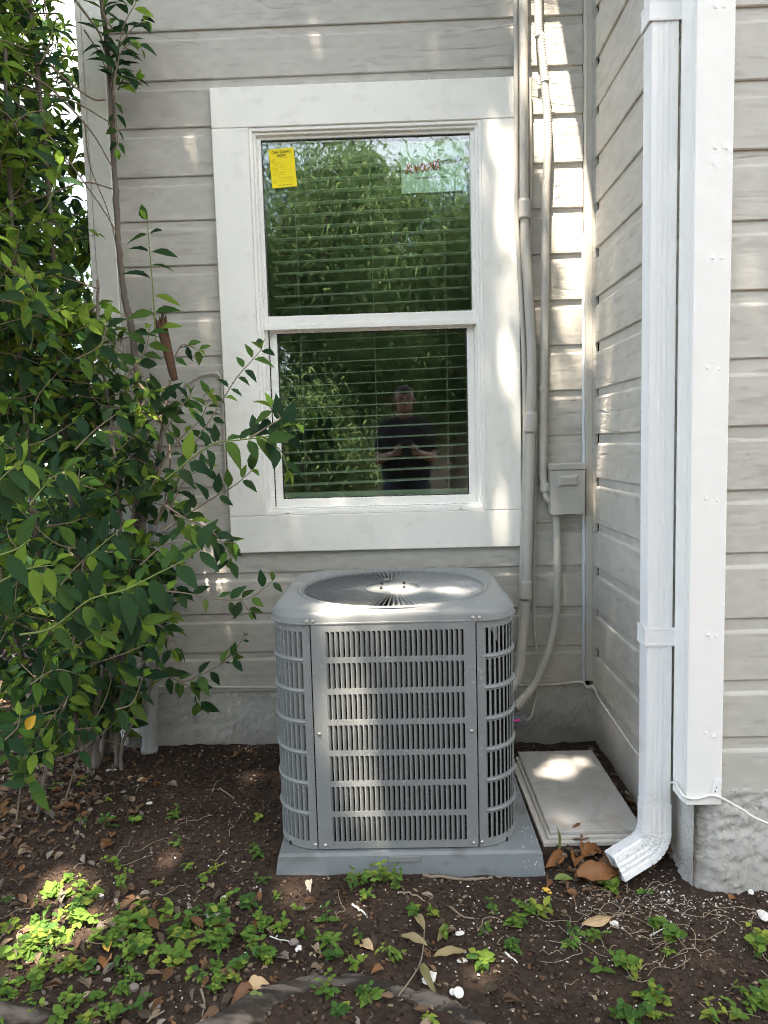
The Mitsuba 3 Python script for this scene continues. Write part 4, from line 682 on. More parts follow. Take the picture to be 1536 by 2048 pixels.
v, f, ix = scatter(LEAF_SH, LP[rest], LD[rest], LN[rest], LS_[rest], R1)
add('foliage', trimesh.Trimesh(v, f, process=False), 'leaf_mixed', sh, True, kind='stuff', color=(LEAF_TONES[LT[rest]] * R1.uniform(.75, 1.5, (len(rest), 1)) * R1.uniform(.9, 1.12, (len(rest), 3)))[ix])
one('yellow_leaf', mikit.ply(leaf(.4, .2, .3), pr((.55, .33, .03), .5), smooth=True), None, 'single yellow dying leaf hanging in the lower left of the shrub', 'leaf', tw=mat4((-1.02, -.86, .47), (-.5, .1, -.55), (.2, -1, .3), .075))

# ---------------------------------------------------------------- weeds and litter
R2 = np.random.default_rng(23)
WC = np.array([(.13, .22, .045), (.095, .18, .04), (.18, .27, .05), (.26, .31, .06), (.07, .14, .04)])
def weed_mesh(x, y, s, rnd, ns=2):
    P, D, N, S, tubes = [], [], [], [], []
    z = float(gz(x, y)); big = rnd.choice([.8, 1.0, 1.35]); broad = rnd.random() < .6; tone = int(rnd.choice(5, p=[.3, .25, .2, .1, .15]))
    for k in range(ns):
        a = rnd.uniform(0, 6.28); ln_ = s * rnd.uniform(.6, 1.4); bend = np.array([math.cos(a), math.sin(a), 0]) * ln_ * rnd.uniform(.3, .9)
        pts = np.array([(x, y, z - .005), (x + bend[0] * .35, y + bend[1] * .35, z + ln_ * .45), (x + bend[0], y + bend[1], z + ln_ * rnd.uniform(.5, .9))]); q = spline(pts, 5); tubes.append(tube(pts, [.0012, .0006], 4, 5))
        n = rnd.integers(2, 5)
        for j in range(n):
            p = q[int((len(q) - 1) * (j + 1) / n)]; ph = rnd.uniform(0, 3.14)
            for sd in (0, math.pi):
                d = np.array([math.cos(ph + sd), math.sin(ph + sd), rnd.uniform(-.1, .5)]); P.append(p); D.append(d); N.append(np.array([0, -.25, 1]) + rnd.normal(0, .25, 3)); S.append(rnd.uniform(.014, .027) * big * (1.0 if j < n - 1 else .7))
    v, f, ix = scatter(LEAF_W if broad else LEAF_W2, np.array(P), np.array(D), np.array(N), np.array(S), rnd)
    col = (WC[np.where(rnd.random(len(P)) < .7, tone, rnd.choice(5, len(P), p=[.3, .25, .2, .1, .15]))] * rnd.uniform(.8, 1.25, (len(P), 1)))[ix]
    for t in tubes: f = np.vstack([f, np.array(t.faces) + len(v)]); col = np.vstack([col, np.tile([.16, .15, .06], (len(t.vertices), 1))]); v = np.vstack([v, t.vertices])
    return trimesh.Trimesh(v, f, process=False), col, ('bright green', 'mid green', 'light green', 'yellow green', 'dark green')[tone] + (' broad leaved', ' narrow leaved')[1 - broad]
LEAF_W2 = [leaf(.5, .2, c, (0, .12, .36, .66, .88, 1), peak=.42) for c in (.1, .4)]
LEAF_W = [leaf(.74, .12, c, (0, .12, .36, .66, .88, 1), peak=.40) for c in (.05, .25)]
def region(x, y, s, n, word):
    l, g = region_(x, y); l = ('tiny ' if s < .024 else 'low ' if s < .034 else 'tall ') + word + l[l.index(' weed'):]; st = (' with one stem', ' with two stems', ' with three stems')[n - 1]
    return (l + st if len((l + st).split()) <= 16 else l), g
def region_(x, y):
    if y > -.60: return 'small weed in the dark soil left of the unit', 'weeds in the soil left of the unit'
    if x < -.42 and y > -1.06: return 'green weed in the leaf strewn soil below the shrub', 'weeds below the shrub'
    if -.36 < x < .02 and y > -1.02: return 'yellow green weed growing against the front edge of the grey pad', 'weeds against the pad'
    if x < -.36: return 'leafy green weed in the lower left soil', 'weeds in the lower left'
    if x < .12: return 'green weed near the bark root at the bottom middle', 'weeds near the root'
    return 'sparse green weed in the open dark soil at the lower right', 'weeds at the lower right'
seen_pts = [(p[0], p[1]) for p in WEEDS]
for k in range(60):
    x, y = R2.normal(-.82, .17), R2.normal(-1.14, .11); seen_pts.append((x, y)) if x > -1.3 else None
for k in range(26):
    seen_pts.append((R2.normal(-.50, .12), R2.normal(-1.14, .10)))
for x, y in seen_pts:
    if (x > .70 and y > -.99) or (-.38 < x < .39 and y > -.885): continue
    s_, n_ = R2.uniform(.018, .045) * (1.35 if x < -.5 else 1), int(R2.integers(1, 4)); s_, n_ = (R2.uniform(.04, .06), 3) if -.36 < x < .02 and y > -1.02 else (s_, n_); m, c, wd = weed_mesh(x, y, s_, R2, n_); l, g = region(x, y, s_, n_, wd); g = l
    one('weed', m, 'weed_leaf', l, 'weed', smooth=True, group=g, color=c)
# fine ground cover among the weeds at the left
gc = [weed_mesh(R2.normal(-.85, .22), R2.normal(-1.15, .15), R2.uniform(.008, .02), R2) for _ in range(60)]
v = np.vstack([m.vertices for m, *_ in gc]); o = np.cumsum([0] + [len(m.vertices) for m, *_ in gc[:-1]])
one('ground_cover', trimesh.Trimesh(v, np.vstack([np.array(m.faces) + k for (m, *_), k in zip(gc, o)]), process=False), 'weed_leaf', 'low creeping green seedlings carpeting the soil at the lower left', 'ground cover', smooth=True, kind='stuff', color=np.vstack([c for _, c, _ in gc]))
# dead leaves
DEADC = dict(brown=(.135, .062, .026), rust=(.20, .088, .032), tan=(.42, .30, .17), pale=(.52, .46, .36), olive=(.19, .17, .06), green=(.11, .15, .035), yellow=(.60, .38, .06), grey=(.20, .17, .14))
def dead(p, d, n, L, w, fold, curl, twist, col, label, wav=.0, cat='leaf', group=None):
    v, f = leaf(w, fold, curl, (0, .08, .18, .3, .42, .54, .66, .78, .9, 1), twist, .45); v = v.copy(); s = np.abs(v[:, 1]) / (w * .5)
    v[:, 2] += wav * s * np.sin(v[:, 0] * 19 + np.sign(v[:, 1])) + .02 * s * np.sin(v[:, 0] * 41)
    x, y = p[:2]; z = float(gz(x, y)) + (p[2] if len(p) > 2 else .006)
    return one('dead_leaf' if cat == 'leaf' else cat, mikit.ply((v, f), pr(DEADC[col], .6, .4), smooth=True), None, label, cat if cat == 'leaf' else cat.replace('_', ' '), group=group, tw=mat4((x, y, z), d, n, L))
S = SPOUT_LEAVES
dead((*S['big'][0], .012), (.95, -.35, .12), (-.1, -.5, .85), .16, .36, .5, .05, .2, 'brown', 'large ribbed brown dead leaf lying between the marble slab and the downspout elbow', .03)
dead((S['big'][1][0] - .03, S['big'][1][1] - .01, .008), (.9, -.4, .0), (.2, -.7, .7), .15, .32, .6, .1, -.3, 'brown', 'folded brown dead leaf just under the large ribbed one beside the elbow', .04)
dead((*S['brown'][0], .02), (.35, .7, .3), (.3, -.8, .5), .11, .5, .4, .6, .8, 'rust', 'upright curled rust brown leaf in the pile beside the pad corner', .09)
dead((S['brown'][1][0] - .03, S['brown'][1][1], .012), (1, .05, .15), (-.05, -.6, .8), .13, .42, .5, .3, .5, 'rust', 'bright rust brown curled leaf in front of the elbow mouth', .08)
dead((S['brown'][2][0] - .02, S['brown'][2][1], .01), (.8, .5, .25), (.1, -.7, .7), .11, .32, .6, .5, -.5, 'rust', 'thin rust leaf propped against the right corner of the pad', .07)
dead((*S['brown'][3], .006), (.15, -.6, .3), (.6, -.6, .6), .06, .4, .5, .5, .4, 'brown', 'small brown leaf in front of the pad corner, lowest of the pile', .07)
dead((S['brown'][4][0] - .01, S['brown'][4][1], .012), (.9, .25, .1), (-.2, -.6, .8), .12, .45, .4, .3, -.4, 'brown', 'dark brown leaf under the front edge of the slabs', .06)
for k, (x, y, a, c_, lb) in enumerate([(.50, -.80, .4, 'rust', 'rust leaf lying flat behind the upright curled one'), (.545, -.815, -.5, 'brown', 'crinkled brown leaf in the middle of the dead leaf pile'), (.47, -.845, 1.2, 'rust', 'twisted rust leaf nearest the pad corner in the pile'), (.525, -.865, .1, 'brown', 'small crumpled brown leaf at the front of the dead leaf pile'), (.585, -.785, -.3, 'rust', 'rust leaf edge tucked under the large ribbed leaf')]):
    dead((x, y, .012), (math.cos(a), math.sin(a), .15), (.1 * k - .2, -.6, .8), .085, .45, .6, .4, .5 - .3 * k, c_, lb, .1)
dead((*S['green'][0], .015), (.25, .5, .6), (.8, -.5, .2), .07, .25, .4, .2, .2, 'green', 'narrow olive green leaf standing in the dead leaf pile')
dead((*S['green'][1], .014), (1, .1, .05), (0, -.5, .9), .065, .35, .3, .3, .1, 'olive', 'olive leaf above the mouth of the elbow')
dead((*S['green'][2], .008), (1, .2, .1), (0, -.3, 1), .06, .4, .3, .3, .1, 'green', 'fallen yellowish green leaf in front of the pad corner')
dead((*S['yellow'][0], .004), (.8, -.5, 0), (0, -.2, 1), .032, .5, .2, .3, .2, 'yellow', 'tiny yellow fallen leaf right in front of the pad', .06)
dead((S['curl'][0][0] - .03, S['curl'][0][1], .012), (1, .22, .05), (0, -.8, .5), .085, .3, .9, .1, .2, 'tan', 'rolled tan leaf lying in the open soil below the elbow', .03)
for k, (w, col, lab, L) in enumerate([(0, 'tan', 'tan crumpled dead leaf left of the wilted plant', .06), (1, 'yellow', 'pale yellow cupped dead leaf among the weeds at the lower left', .05), (2, 'rust', 'reddish brown dead leaf below the yellow cupped leaf', .06), (3, 'pale', 'sunlit pale dead leaf below the foot of the shrub', .06), (4, 'tan', 'tan round dead leaf in the dark soil below the drain pipe', .045), (5, 'tan', 'curled tan dead leaf near the bottom edge left of the root', .06), (6, 'green', 'curled green leaf at the bottom edge left of the root', .06), (7, 'brown', 'long brown dead leaf at the edge of the weeds below the shrub', .07), (8, 'rust', 'rust coloured leaf scrap beside the weeds left of the wilted plant', .045), (9, 'brown', 'brown crumpled leaf at the bottom left of the root', .055), (10, 'brown', 'brown dead leaf among the lower left weeds nearest the root', .05), (11, 'rust', 'small rust leaf in front of the right foundation', .035), (12, 'tan', 'light brown leaf tucked under the front edge of the pad', .05), (13, 'pale', 'pale leaf scrap in the sun spot before the pad corner', .04)]):
    a = R2.uniform(0, 6.28); dead((*OTHER_LEAVES[w], .008), (math.cos(a), math.sin(a), .1), R2.normal(0, .25, 3) + [0, -.2, 1], L, R2.uniform(.4, .65), .45, .4, R2.normal(0, .5), col, lab, .07)
wl = thing('wilted_plant', 'wilted olive brown plant with long limp leaves lying on the soil above the root', 'plant')
for k, (x, y) in enumerate(WILTED):
    v, f = leaf(.24, .5, .5, (0, .08, .18, .3, .42, .54, .66, .78, .9, 1), R2.normal(0, .6)); v = v.copy(); v[:, 2] += .06 * np.sin(v[:, 0] * 15) * np.abs(v[:, 1]) / .15
    a = [1.9, 1.0, .2, -1.2, 2.6][k]; add('leaf', mikit.ply((v, f), pr((.16, .14, .06) if k % 2 else (.24, .19, .095), .6, .3), smooth=True), None, wl, tw=mat4((x, y, float(gz(x, y)) + .014), (math.cos(a), math.sin(a), .25), (0, -.5, 1), .085))
add('stem', tube([(WILTED[3][0] - .05, WILTED[3][1] - .08, float(gz(*WILTED[3])) + .004), (WILTED[3][0], WILTED[3][1], float(gz(*WILTED[3])) + .018), (*WILTED[0], float(gz(*WILTED[0])) + .016)], [.002, .0012], 6), 'twig', wl, True)
SL = ['long bark stick lying along the front edge of the pad', 'short brown stick right of the weeds before the pad', 'upper piece of broken stick before the pad', 'pale split twig in the sunny soil before the pad', 'bent twig left of the small weeds in the lower right', 'thin pale stem ending at a grey pebble', 'crooked stick standing out of the soil at the bottom left', 'grey stick cut off by the bottom edge', 'thin stalk in front of the pad left corner', 'straight pale twig at the lower right of the wilted plant', 'whitish stick in the soil right of the pad', 'thin stem in the dark soil left of the unit', 'white rootlet beside the right foundation']
for p, l in zip(STICKS, SL):
    q = [(x, y, float(gz(x, y)) + .005) for x, y in p]; q = spline(q, 5); q[:, 2] += R2.normal(0, .0015, len(q)); r = .005 if 'bark' in l else R2.uniform(.0018, .0034)
    one('stick', sweep(q, ring(7), np.linspace(r, r * .6, len(q))), 'twig' if 'pale' not in l and 'white' not in l else 'chip_white', l, 'stick', smooth=True)
WL = ['largest white paint flake by the root under the wilted plant', 'white scrap beside the grey pebble left of the root', 'round white mushroom cap right of the root', 'smaller white cap beside the round one', 'long white paint chip among the weeds left of the pad', 'white strip lying below the shrub foot', 'small white scrap in the soil right of the tan leaf', 'white chip in front of the right foundation', 'white shell like flake at the right edge', 'cream chip left of the weeds before the pad corner', 'cream bark piece in the lower left weeds', 'white flower like flake right of the wilted plant', 'second white flake just below the flower like one', 'white petal shaped chip below the elbow']
for k, ((x, y), l) in enumerate(zip(WHITE_BITS, WL)):
    s = .017 if k in (0, 4, 8) else .010; z = float(gz(x, y))
    m = trimesh.creation.icosphere(subdivisions=2, radius=1.0); vv = np.array(m.vertices); vv *= [s * (2.0 if k in (4, 5) else 1.2), s * .8, s * .35]; vv *= (1 + .5 * (meshkit.noise(vv * 180, k)[:, None] - .5)); m.vertices = vv
    if k in (2, 3): m = lathe([(0, .004), (.006, .0035), (.011, .001), (.0115, -.001), (.004, -.002), (.003, -.014)], (0, 0, .012), (.15, -.55, .8), 16); m.apply_scale(1.0 if k == 2 else .6)
    m.apply_transform(trimesh.transformations.rotation_matrix(R2.uniform(-.5, .5) if k == 4 else (0 if k in (2, 3) else R2.uniform(0, 3)), (0, 0, 1))); m.apply_translation((x, y, z + s * .3))
    one('paint_chip' if k not in (2, 3) else 'mushroom', m, 'chip_white', l, 'paint chip' if k not in (2, 3) else 'mushroom', smooth=40)
for k, ((x, y), l) in enumerate(zip(PEBBLES, ['brownish grey pebble beside a white scrap', 'flat grey round pebble at the lower left', 'pale pebble at the bottom left edge', 'small stone by the foundation left of the unit'])):
    m = trimesh.creation.icosphere(subdivisions=3, radius=1.0); vv = np.array(m.vertices); vv = vv * [.013, .010, .008] * (1 + .25 * (meshkit.noise(vv * 2.2, k)[:, None] - .5)); m.vertices = vv + [x, y, float(gz(x, y)) + .004]
    one('pebble', m, pr((.20, .17, .15), .8, .2), l, 'pebble', smooth=True)
# small litter nobody could count
def allowed(x, y, m=.0):
    return ~(((x > -.385 - m) & (x < .395 + m) & (y > -.885 - m) & (y < -.10)) | ((x > .39) & (x < .71) & (y > -.755) & (y < -.17)) | ((x > .735) & (y > -.985)) | (y > -.015) & (x > -1.13))
def pts_(n, fx, fy):
    x, y = fx(n), fy(n); k = allowed(x, y) & (x > -3) & (x < 1.8); return x[k], y[k]
def litter(name, label, cat, x, y, base, smin, smax, cols, rnd, up=1.0, lift=.004, mat='litter', flat_=.5):
    n = len(x); a = rnd.uniform(0, 6.28, n); D = np.stack([np.cos(a), np.sin(a), rnd.normal(0, .22, n)], 1); N = np.stack([rnd.normal(0, flat_, n), rnd.normal(0, flat_, n), np.full(n, up)], 1)
    P = np.stack([x, y, gz(x, y) + lift * rnd.uniform(.2, 1.6, n)], 1); v, f, ix = scatter(base, P, D, N, rnd.uniform(smin, smax, n) ** 1.0, rnd)
    c = np.array([DEADC[k] if isinstance(k, str) else k for k in cols]); col = (c[rnd.integers(0, len(c), n)] * rnd.uniform(.55, 1.25, (n, 1)))[ix]
    one(name, trimesh.Trimesh(v, f, process=False), mat, label, cat, smooth='leaf' in name, kind='stuff', color=col)
R3 = np.random.default_rng(5)
DL = [leaf(w, fo, cu, (0, .2, .45, .75, 1), tw_) for w, fo, cu, tw_ in ((.45, .4, .4, .5), (.55, .5, -.3, -.6), (.38, .2, .6, .2), (.5, .7, .2, .9))]
x, y = pts_(900, lambda n: R3.normal(-1.30, .21, n), lambda n: R3.normal(-.52, .30, n)); x2, y2 = pts_(600, lambda n: R3.uniform(-2.6, -1.15, n), lambda n: R3.uniform(-.6, 1.6, n)); x3, y3 = pts_(420, lambda n: R3.uniform(-1.3, .3, n), lambda n: R3.uniform(-1.5, -.92, n)); x3, y3 = x3[(x3 < -.2) | (np.arange(len(x3)) % 4 == 0)], y3[(x3 < -.2) | (np.arange(len(x3)) % 4 == 0)]; x4, y4 = pts_(70, lambda n: R3.normal(.50, .07, n), lambda n: R3.normal(-.86, .06, n)); x5, y5 = pts_(60, lambda n: R3.uniform(.70, .755, n), lambda n: R3.uniform(-.72, -.1, n))
litter('leaf_litter', 'brown dead leaf litter under the shrub and across the soil', 'leaf litter', *(np.concatenate(q) for q in ((x, x2, x3, x4, x5), (y, y2, y3, y4, y5))), DL, .016, .046, [(.10, .06, .035), 'grey', (.13, .08, .05), (.25, .19, .13), (.09, .07, .05), (.16, .085, .04)], R3, lift=.008)
ICO = trimesh.creation.icosphere(subdivisions=0); FL = []
for k in range(5):
    vv = np.array(ICO.vertices) * np.array([1, .65, .28]) * (1 + .5 * (np.random.default_rng(k).random((12, 1)) - .5)); FL.append((vv, np.array(ICO.faces)))
CL = [(np.array(ICO.vertices) * (1 + .5 * (np.random.default_rng(k + 9).random((12, 1)) - .5)), np.array(ICO.faces)) for k in range(5)]
x, y = pts_(14000, lambda n: R3.uniform(-1.35, 1.15, n), lambda n: R3.uniform(-1.6, -.05, n))
litter('soil_crumbs', 'dark brown crumbs of soil and mulch over the ground', 'soil', x, y, CL, .0015, .0048, [(.045, .030, .022), (.030, .020, .015), (.075, .052, .038), (.06, .04, .03)], R3, lift=.002, flat_=1)
x, y = pts_(5200, lambda n: R3.uniform(-1.35, 1.15, n), lambda n: R3.uniform(-1.6, -.05, n))
litter('mulch_bits', 'small splinters of bark and dry leaf bits in the soil', 'mulch', x, y, FL, .003, .0085, [(.09, .05, .03), (.10, .08, .065), (.12, .08, .055), (.07, .05, .035), (.05, .035, .025), (.20, .15, .10)], R3, lift=.003)
x, y = pts_(900, lambda n: R3.uniform(-1.0, 1.1, n), lambda n: R3.uniform(-1.55, -.15, n)); x2, y2 = pts_(380, lambda n: R3.normal(.70, .13, n), lambda n: R3.normal(-.99, .06, n)); x3, y3 = pts_(480, lambda n: R3.uniform(.1, 1.1, n), lambda n: R3.normal(-1.05, .12, n)); x4, y4 = pts_(160, lambda n: R3.uniform(-.95, .75, n), lambda n: R3.normal(-.06, .03, n))
litter('paint_flecks', 'tiny white paint flecks and grit scattered over the dark soil', 'grit', *(np.concatenate(q) for q in ((x, x2, x3, x4), (y, y2, y3, y4))), FL, .0014, .0042, [(.66, .64, .60), (.5, .47, .42), (.38, .33, .28)], R3, lift=.004)
tb = []
for k in range(115):
    x, y = (R3.normal(.62, .2), R3.normal(-1.08, .14)) if k < 90 else (R3.normal(-.75, .3), R3.normal(-.95, .22)) if k < 200 else (R3.normal(-1.1, .2), R3.normal(-.4, .25))
    if not allowed(np.array(x), np.array(y), .02): continue
    a = R3.uniform(0, 6.28); L = R3.uniform(.03, .14); n = 5; pp = [(x, y)]
    for j in range(n): a += R3.normal(0, .5); pp.append((pp[-1][0] + math.cos(a) * L / n, pp[-1][1] + math.sin(a) * L / n))
    if not all(allowed(np.array(q[0]), np.array(q[1])) for q in pp): continue
    tb.append(tube([(q[0], q[1], float(gz(*q)) + .003 + .012 * abs(math.sin(j * .9 + k))) for j, q in enumerate(pp)], [.0009, .0005], 4, 4))
one('rootlets', cat_(tb), pr((.34, .27, .19), .8, .2), 'thin pale dry rootlets and vine stems straggling over the soil', 'rootlets', smooth=True, kind='stuff')

# ---------------------------------------------------------------- shade tree, its root in view, its unseen crown shaped to cast the dapples
R4 = np.random.default_rng(77)
stree = thing('shade_tree', 'large shade tree beside the viewer whose bark covered root crosses the soil at the bottom', 'tree')
TX, TY = -2.35, -2.35
tp = spline([(TX, TY, -.1), (TX, TY, .5), (TX - .05, TY + .05, 2.2), (TX + .1, TY - .05, 4.4), (TX + .7, TY - .5, 6.6)], 8)
add('trunk', sweep(tp, ring(16), np.interp(tp[:, 2], [-.1, .1, .5, 2.2, 6.6], [.34, .25, .19, .16, .10])), 'bark', stree, True)
rp = spline([(TX + .1, TY + .05, .05), (-1.0, -1.9, .0)] + [(x, y, .0) for x, y, _ in ROOT] + [(.5, -1.62, -.05)], 10)
rm = sweep(rp + np.stack([np.zeros(len(rp)), np.zeros(len(rp)), gz(rp[:, 0], rp[:, 1]) - .021], 1), ring(44), np.interp(np.arange(len(rp)), [0, 20, 40, 70, len(rp) - 1], [.10, .05, .026, .028, .016])); vv = np.array(rm.vertices); vv += (meshkit.fbm(vv * [18, 60, 60], 3, seed=4)[:, None] - .5) * [.006, .022, .026] + (meshkit.fbm(vv * [40, 260, 260], 2, seed=8)[:, None] - .5) * [.0, .007, .007]; rm.vertices = vv
add('root', tube([(TX + .15, TY + .1, .05), (-1.35, -1.75, .03), (-.96, -1.44, .03), (-.80, -1.37, .0), (-.70, -1.36, -.05)], [.12, .06, .036, .026, .012], 14), 'root_bark', stree, True)
add('root', rm, 'root_bark', stree, True, label='gnarled grey brown exposed root half buried in the soil')
CX, CY, CZ = -1.0, -3.25, 7.0
for k in range(9):
    e = np.array([CX + R4.uniform(-1.6, 1.5), CY + R4.uniform(-1.9, .2), CZ + R4.uniform(.0, .7)]); s = tp[R4.integers(len(tp) - 14, len(tp))]
    add('limb', tube([s, (s + e) / 2 + R4.normal(0, .12, 3), e], [.05, .012], 7, 6), 'bark', stree, True)
NL = 66000
P = np.stack([CX + R4.uniform(-1.75, 1.8, NL), CY + R4.uniform(-2.2, 2.05, NL), CZ + R4.normal(0, .42, NL)], 1)
r2 = (np.abs(P[:, 0] - CX) / 1.7) ** 3 + (np.abs(P[:, 1] - CY) / 2.1) ** 3; P = P[(r2 < 1 + .25 * (meshkit.noise(P * 2.0) - .5)) & (P[:, 2] > 5.7)]
clump = meshkit.fbm(P * 3.2, 2, seed=9); P = P[clump > .30]

def through(P, poly):
    """leaves that stand between the sun and the patch of the place given by its corners: gaps are cut in the crown so sun lands there"""
    q = np.array(poly, float); n = np.cross(q[1] - q[0], q[2] - q[0]); n /= np.linalg.norm(n); t = ((P - q[0]) @ n) / (SUN @ n); h = P - t[:, None] * SUN
    ax = np.argsort(np.abs(n))[:2]; g = Polygon(q[:, ax]).buffer(.02); j = R4.normal(0, .012, (len(P), 2)); return shapely.contains_xy(g, h[:, ax[0]] + j[:, 0], h[:, ax[1]] + j[:, 1]) & (t > 0)
gap = np.zeros(len(P), bool)
for L, leave in zip(GAPS[:-1], (.10, .10, .34, .30, .10, .45)):
    for i_, poly in enumerate(L): gap |= through(P, poly) & (R4.random(len(P)) > (.0 if L is GAPS[0] and i_ in (0, 6) else leave * .16))
for poly in GAPS[-1]: gap |= through(P, poly) & (meshkit.noise(P * 4.5, 5) > .42)
keep = ~gap | (R4.random(len(P)) < .003)
P = P[keep]; n = len(P); D = R4.normal(0, 1, (n, 3)) * [1, 1, .6] + [0, 0, -.3]
v, f, ix = scatter([leaf(.5, .15, .2, (0, .3, .65, 1)), leaf(.42, .3, .4, (0, .3, .65, 1))], P, D, R4.normal(0, .5, (n, 3)) + [0, 0, 1], R4.uniform(.065, .115, n), R4)
add('crown', trimesh.Trimesh(v, f, process=False), 'leaf_mixed', stree, True, kind='stuff', color=(LEAF_TONES[R4.integers(0, 3, n)] * R4.uniform(.8, 1.3, (n, 1)))[ix])

# ---------------------------------------------------------------- trees behind the viewer (seen in the window glass) and beyond the house corner
def garden_tree(x, y, h, cx, cz, n, label, group, seed, trunk=.16, low=.25, narrow=True, tones=(2, 3, 2, 1), droop=1.3, size=(.05, .13), ncl=60, spread=1.0):
    rnd = np.random.default_rng(seed); t = thing('garden_tree', label, 'tree', group)
    tpth = spline([(x, y, -.1), (x + .1, y, h * .3), (x - .1, y + .1, h * .75)], 8); add('trunk', sweep(tpth, ring(10), np.linspace(trunk, trunk * .4, len(tpth))), 'bark', t, True)
    C = []
    for k in range(ncl):
        u = unit(rnd.normal(0, 1, 3)); r = rnd.random() ** .4; C.append(np.array([x, y, h * (low + 1) / 2]) + u * r * [cx, cx * .8, h * (1 - low) / 2])
        if k < 14: s = tpth[rnd.integers(6, len(tpth))]; add('limb', tube([s, (s + C[-1]) / 2 + [0, 0, .15], C[-1]], [.035, .008], 5, 4), 'bark', t, True)
    C = np.array(C); w = rnd.integers(0, ncl, n); o = rnd.normal(0, 1, (n, 3)) * np.array([.36, .36, .32]) * spread * rnd.uniform(.6, 1.4, (ncl, 1))[w]
    o[:, 2] -= .25 * (o[:, 0] ** 2 + o[:, 1] ** 2); P = C[w] + o; P = P[P[:, 2] > .15]; n = len(P)
    hor = rnd.normal(0, 1, (n, 3)) * [1, 1, .3]; D = unit(hor) + [0, 0, -droop * .5]; 
    v, f, ix = scatter([leaf(.24 if narrow else .5, .15, .25, (0, .4, 1)), leaf(.3 if narrow else .55, .25, .4, (0, .4, 1))], P, D, rnd.normal(0, .55, (n, 3)) + [0, 0, .8], rnd.uniform(*size, n), rnd)
    add('crown', trimesh.Trimesh(v, f, process=False), 'tree_leaf', t, True, kind='stuff', color=(TREE_TONES[np.array(tones)[rnd.integers(0, len(tones), n)]] * rnd.uniform(.8, 1.5, (n, 1)))[ix])
garden_tree(-1.5, -8.2, 6.4, 2.0, .2, 66000, 'tree with drooping narrow leaves behind the viewer, left in the window reflection', 'trees in the window reflection', 1, low=.08)
garden_tree(1.0, -9.5, 6.0, 1.7, .2, 54000, 'taller tree behind the viewer, right in the window reflection', 'trees in the window reflection', 2, low=.1)
garden_tree(-.6, -13.5, 7.6, 3.0, .2, 30000, 'far tree behind the others in the window reflection', 'trees in the window reflection', 3, low=.1, size=(.18, .32))
garden_tree(-1.1, -5.6, 1.9, .85, .2, 9000, 'low bright green bush behind the viewer, left in the lower window reflection', 'trees in the window reflection', 4, trunk=.04, low=.05, tones=(2, 3, 3, 1), size=(.06, .12), spread=.6)
BGL = ['dark tree close behind the shrub beyond the house corner', 'tree behind the shrub at the left edge of the photo', 'farther tree beyond the house corner', 'low dark bush behind the foot of the shrub']
for k, (x, y, h, cx, n, tones, sp_) in enumerate([(-2.5, 1.9, 3.2, .55, 3000, (0, 1, 1, 2), .55), (-4.2, 2.6, 3.0, .7, 3500, (1, 2, 2, 3), .6), (-4.4, 7.0, 3.2, 1.5, 6000, (1, 2, 3, 2), .8), (-2.5, 1.3, 1.3, .75, 7000, (0, 4, 0, 1), .4)]):
    garden_tree(x, y, h, cx, .3, n, BGL[k], None, 30 + k, trunk=.07 if k < 3 else .03, low=.12, narrow=False, tones=tones, size=(.05, .085), spread=sp_, ncl=40)
# chain link fence beyond the corner
cf = thing('chain_link_fence', 'grey chain link fence behind the shrub beyond the house corner', 'fence')
add('top_rail', tube([(-6, 1.0, 1.12), (-3.5, 1.0, 1.12), (-1.2, 1.0, 1.12)], .021, 10, 4), 'chain_metal', cf, True)
for x in (-1.25, -3.2, -5.2): add('post', tube([(x, 1.0, -.1), (x, 1.0, .6), (x, 1.0, 1.17)], .024, 10, 3), 'chain_metal', cf, True)
ws = []
for k in range(90):
    for s in (-1, 1):
        x0 = -5.9 + k * .07; x1 = x0 + s * 1.08
        a, b = np.array([x0, 1.0 + s * .002, .03]), np.array([x1, 1.0 + s * .002, 1.11])
        if x1 > -1.25: tt = (-1.25 - x0) / (x1 - x0); b = a + (b - a) * tt
        if x1 < -5.9: tt = (-5.9 - x0) / (x1 - x0); b = a + (b - a) * tt
        if x0 < -1.25 and np.linalg.norm(b - a) > .02: ws.append(tube([a, b], .0016, 4, 2, False))
add('wire_mesh', cat_(ws), 'chain_metal', cf, kind='stuff')
nh = thing('neighbour_house', 'tan neighbouring house behind the trees opposite, seen only in the window glass', 'house')
add('wall', bx(-1, 11, -17, -11.5, 0, 3.0), 'neighbour_brick', nh); add('roof', trimesh.convex.convex_hull(np.array([(-1.5, -17.4, 2.95), (11.5, -17.4, 2.95), (-1.5, -11.1, 2.95), (11.5, -11.1, 2.95), (-.5, -14.2, 4.7), (10.5, -14.2, 4.7)])), 'roofing', nh)
wn = add('window', bx(2.0, 3.2, -11.5, -11.44, 1.0, 2.2), 'trim_paint', nh); add('pane', bx(2.06, 3.14, -11.44, -11.425, 1.06, 2.14), 'sash_black', wn)

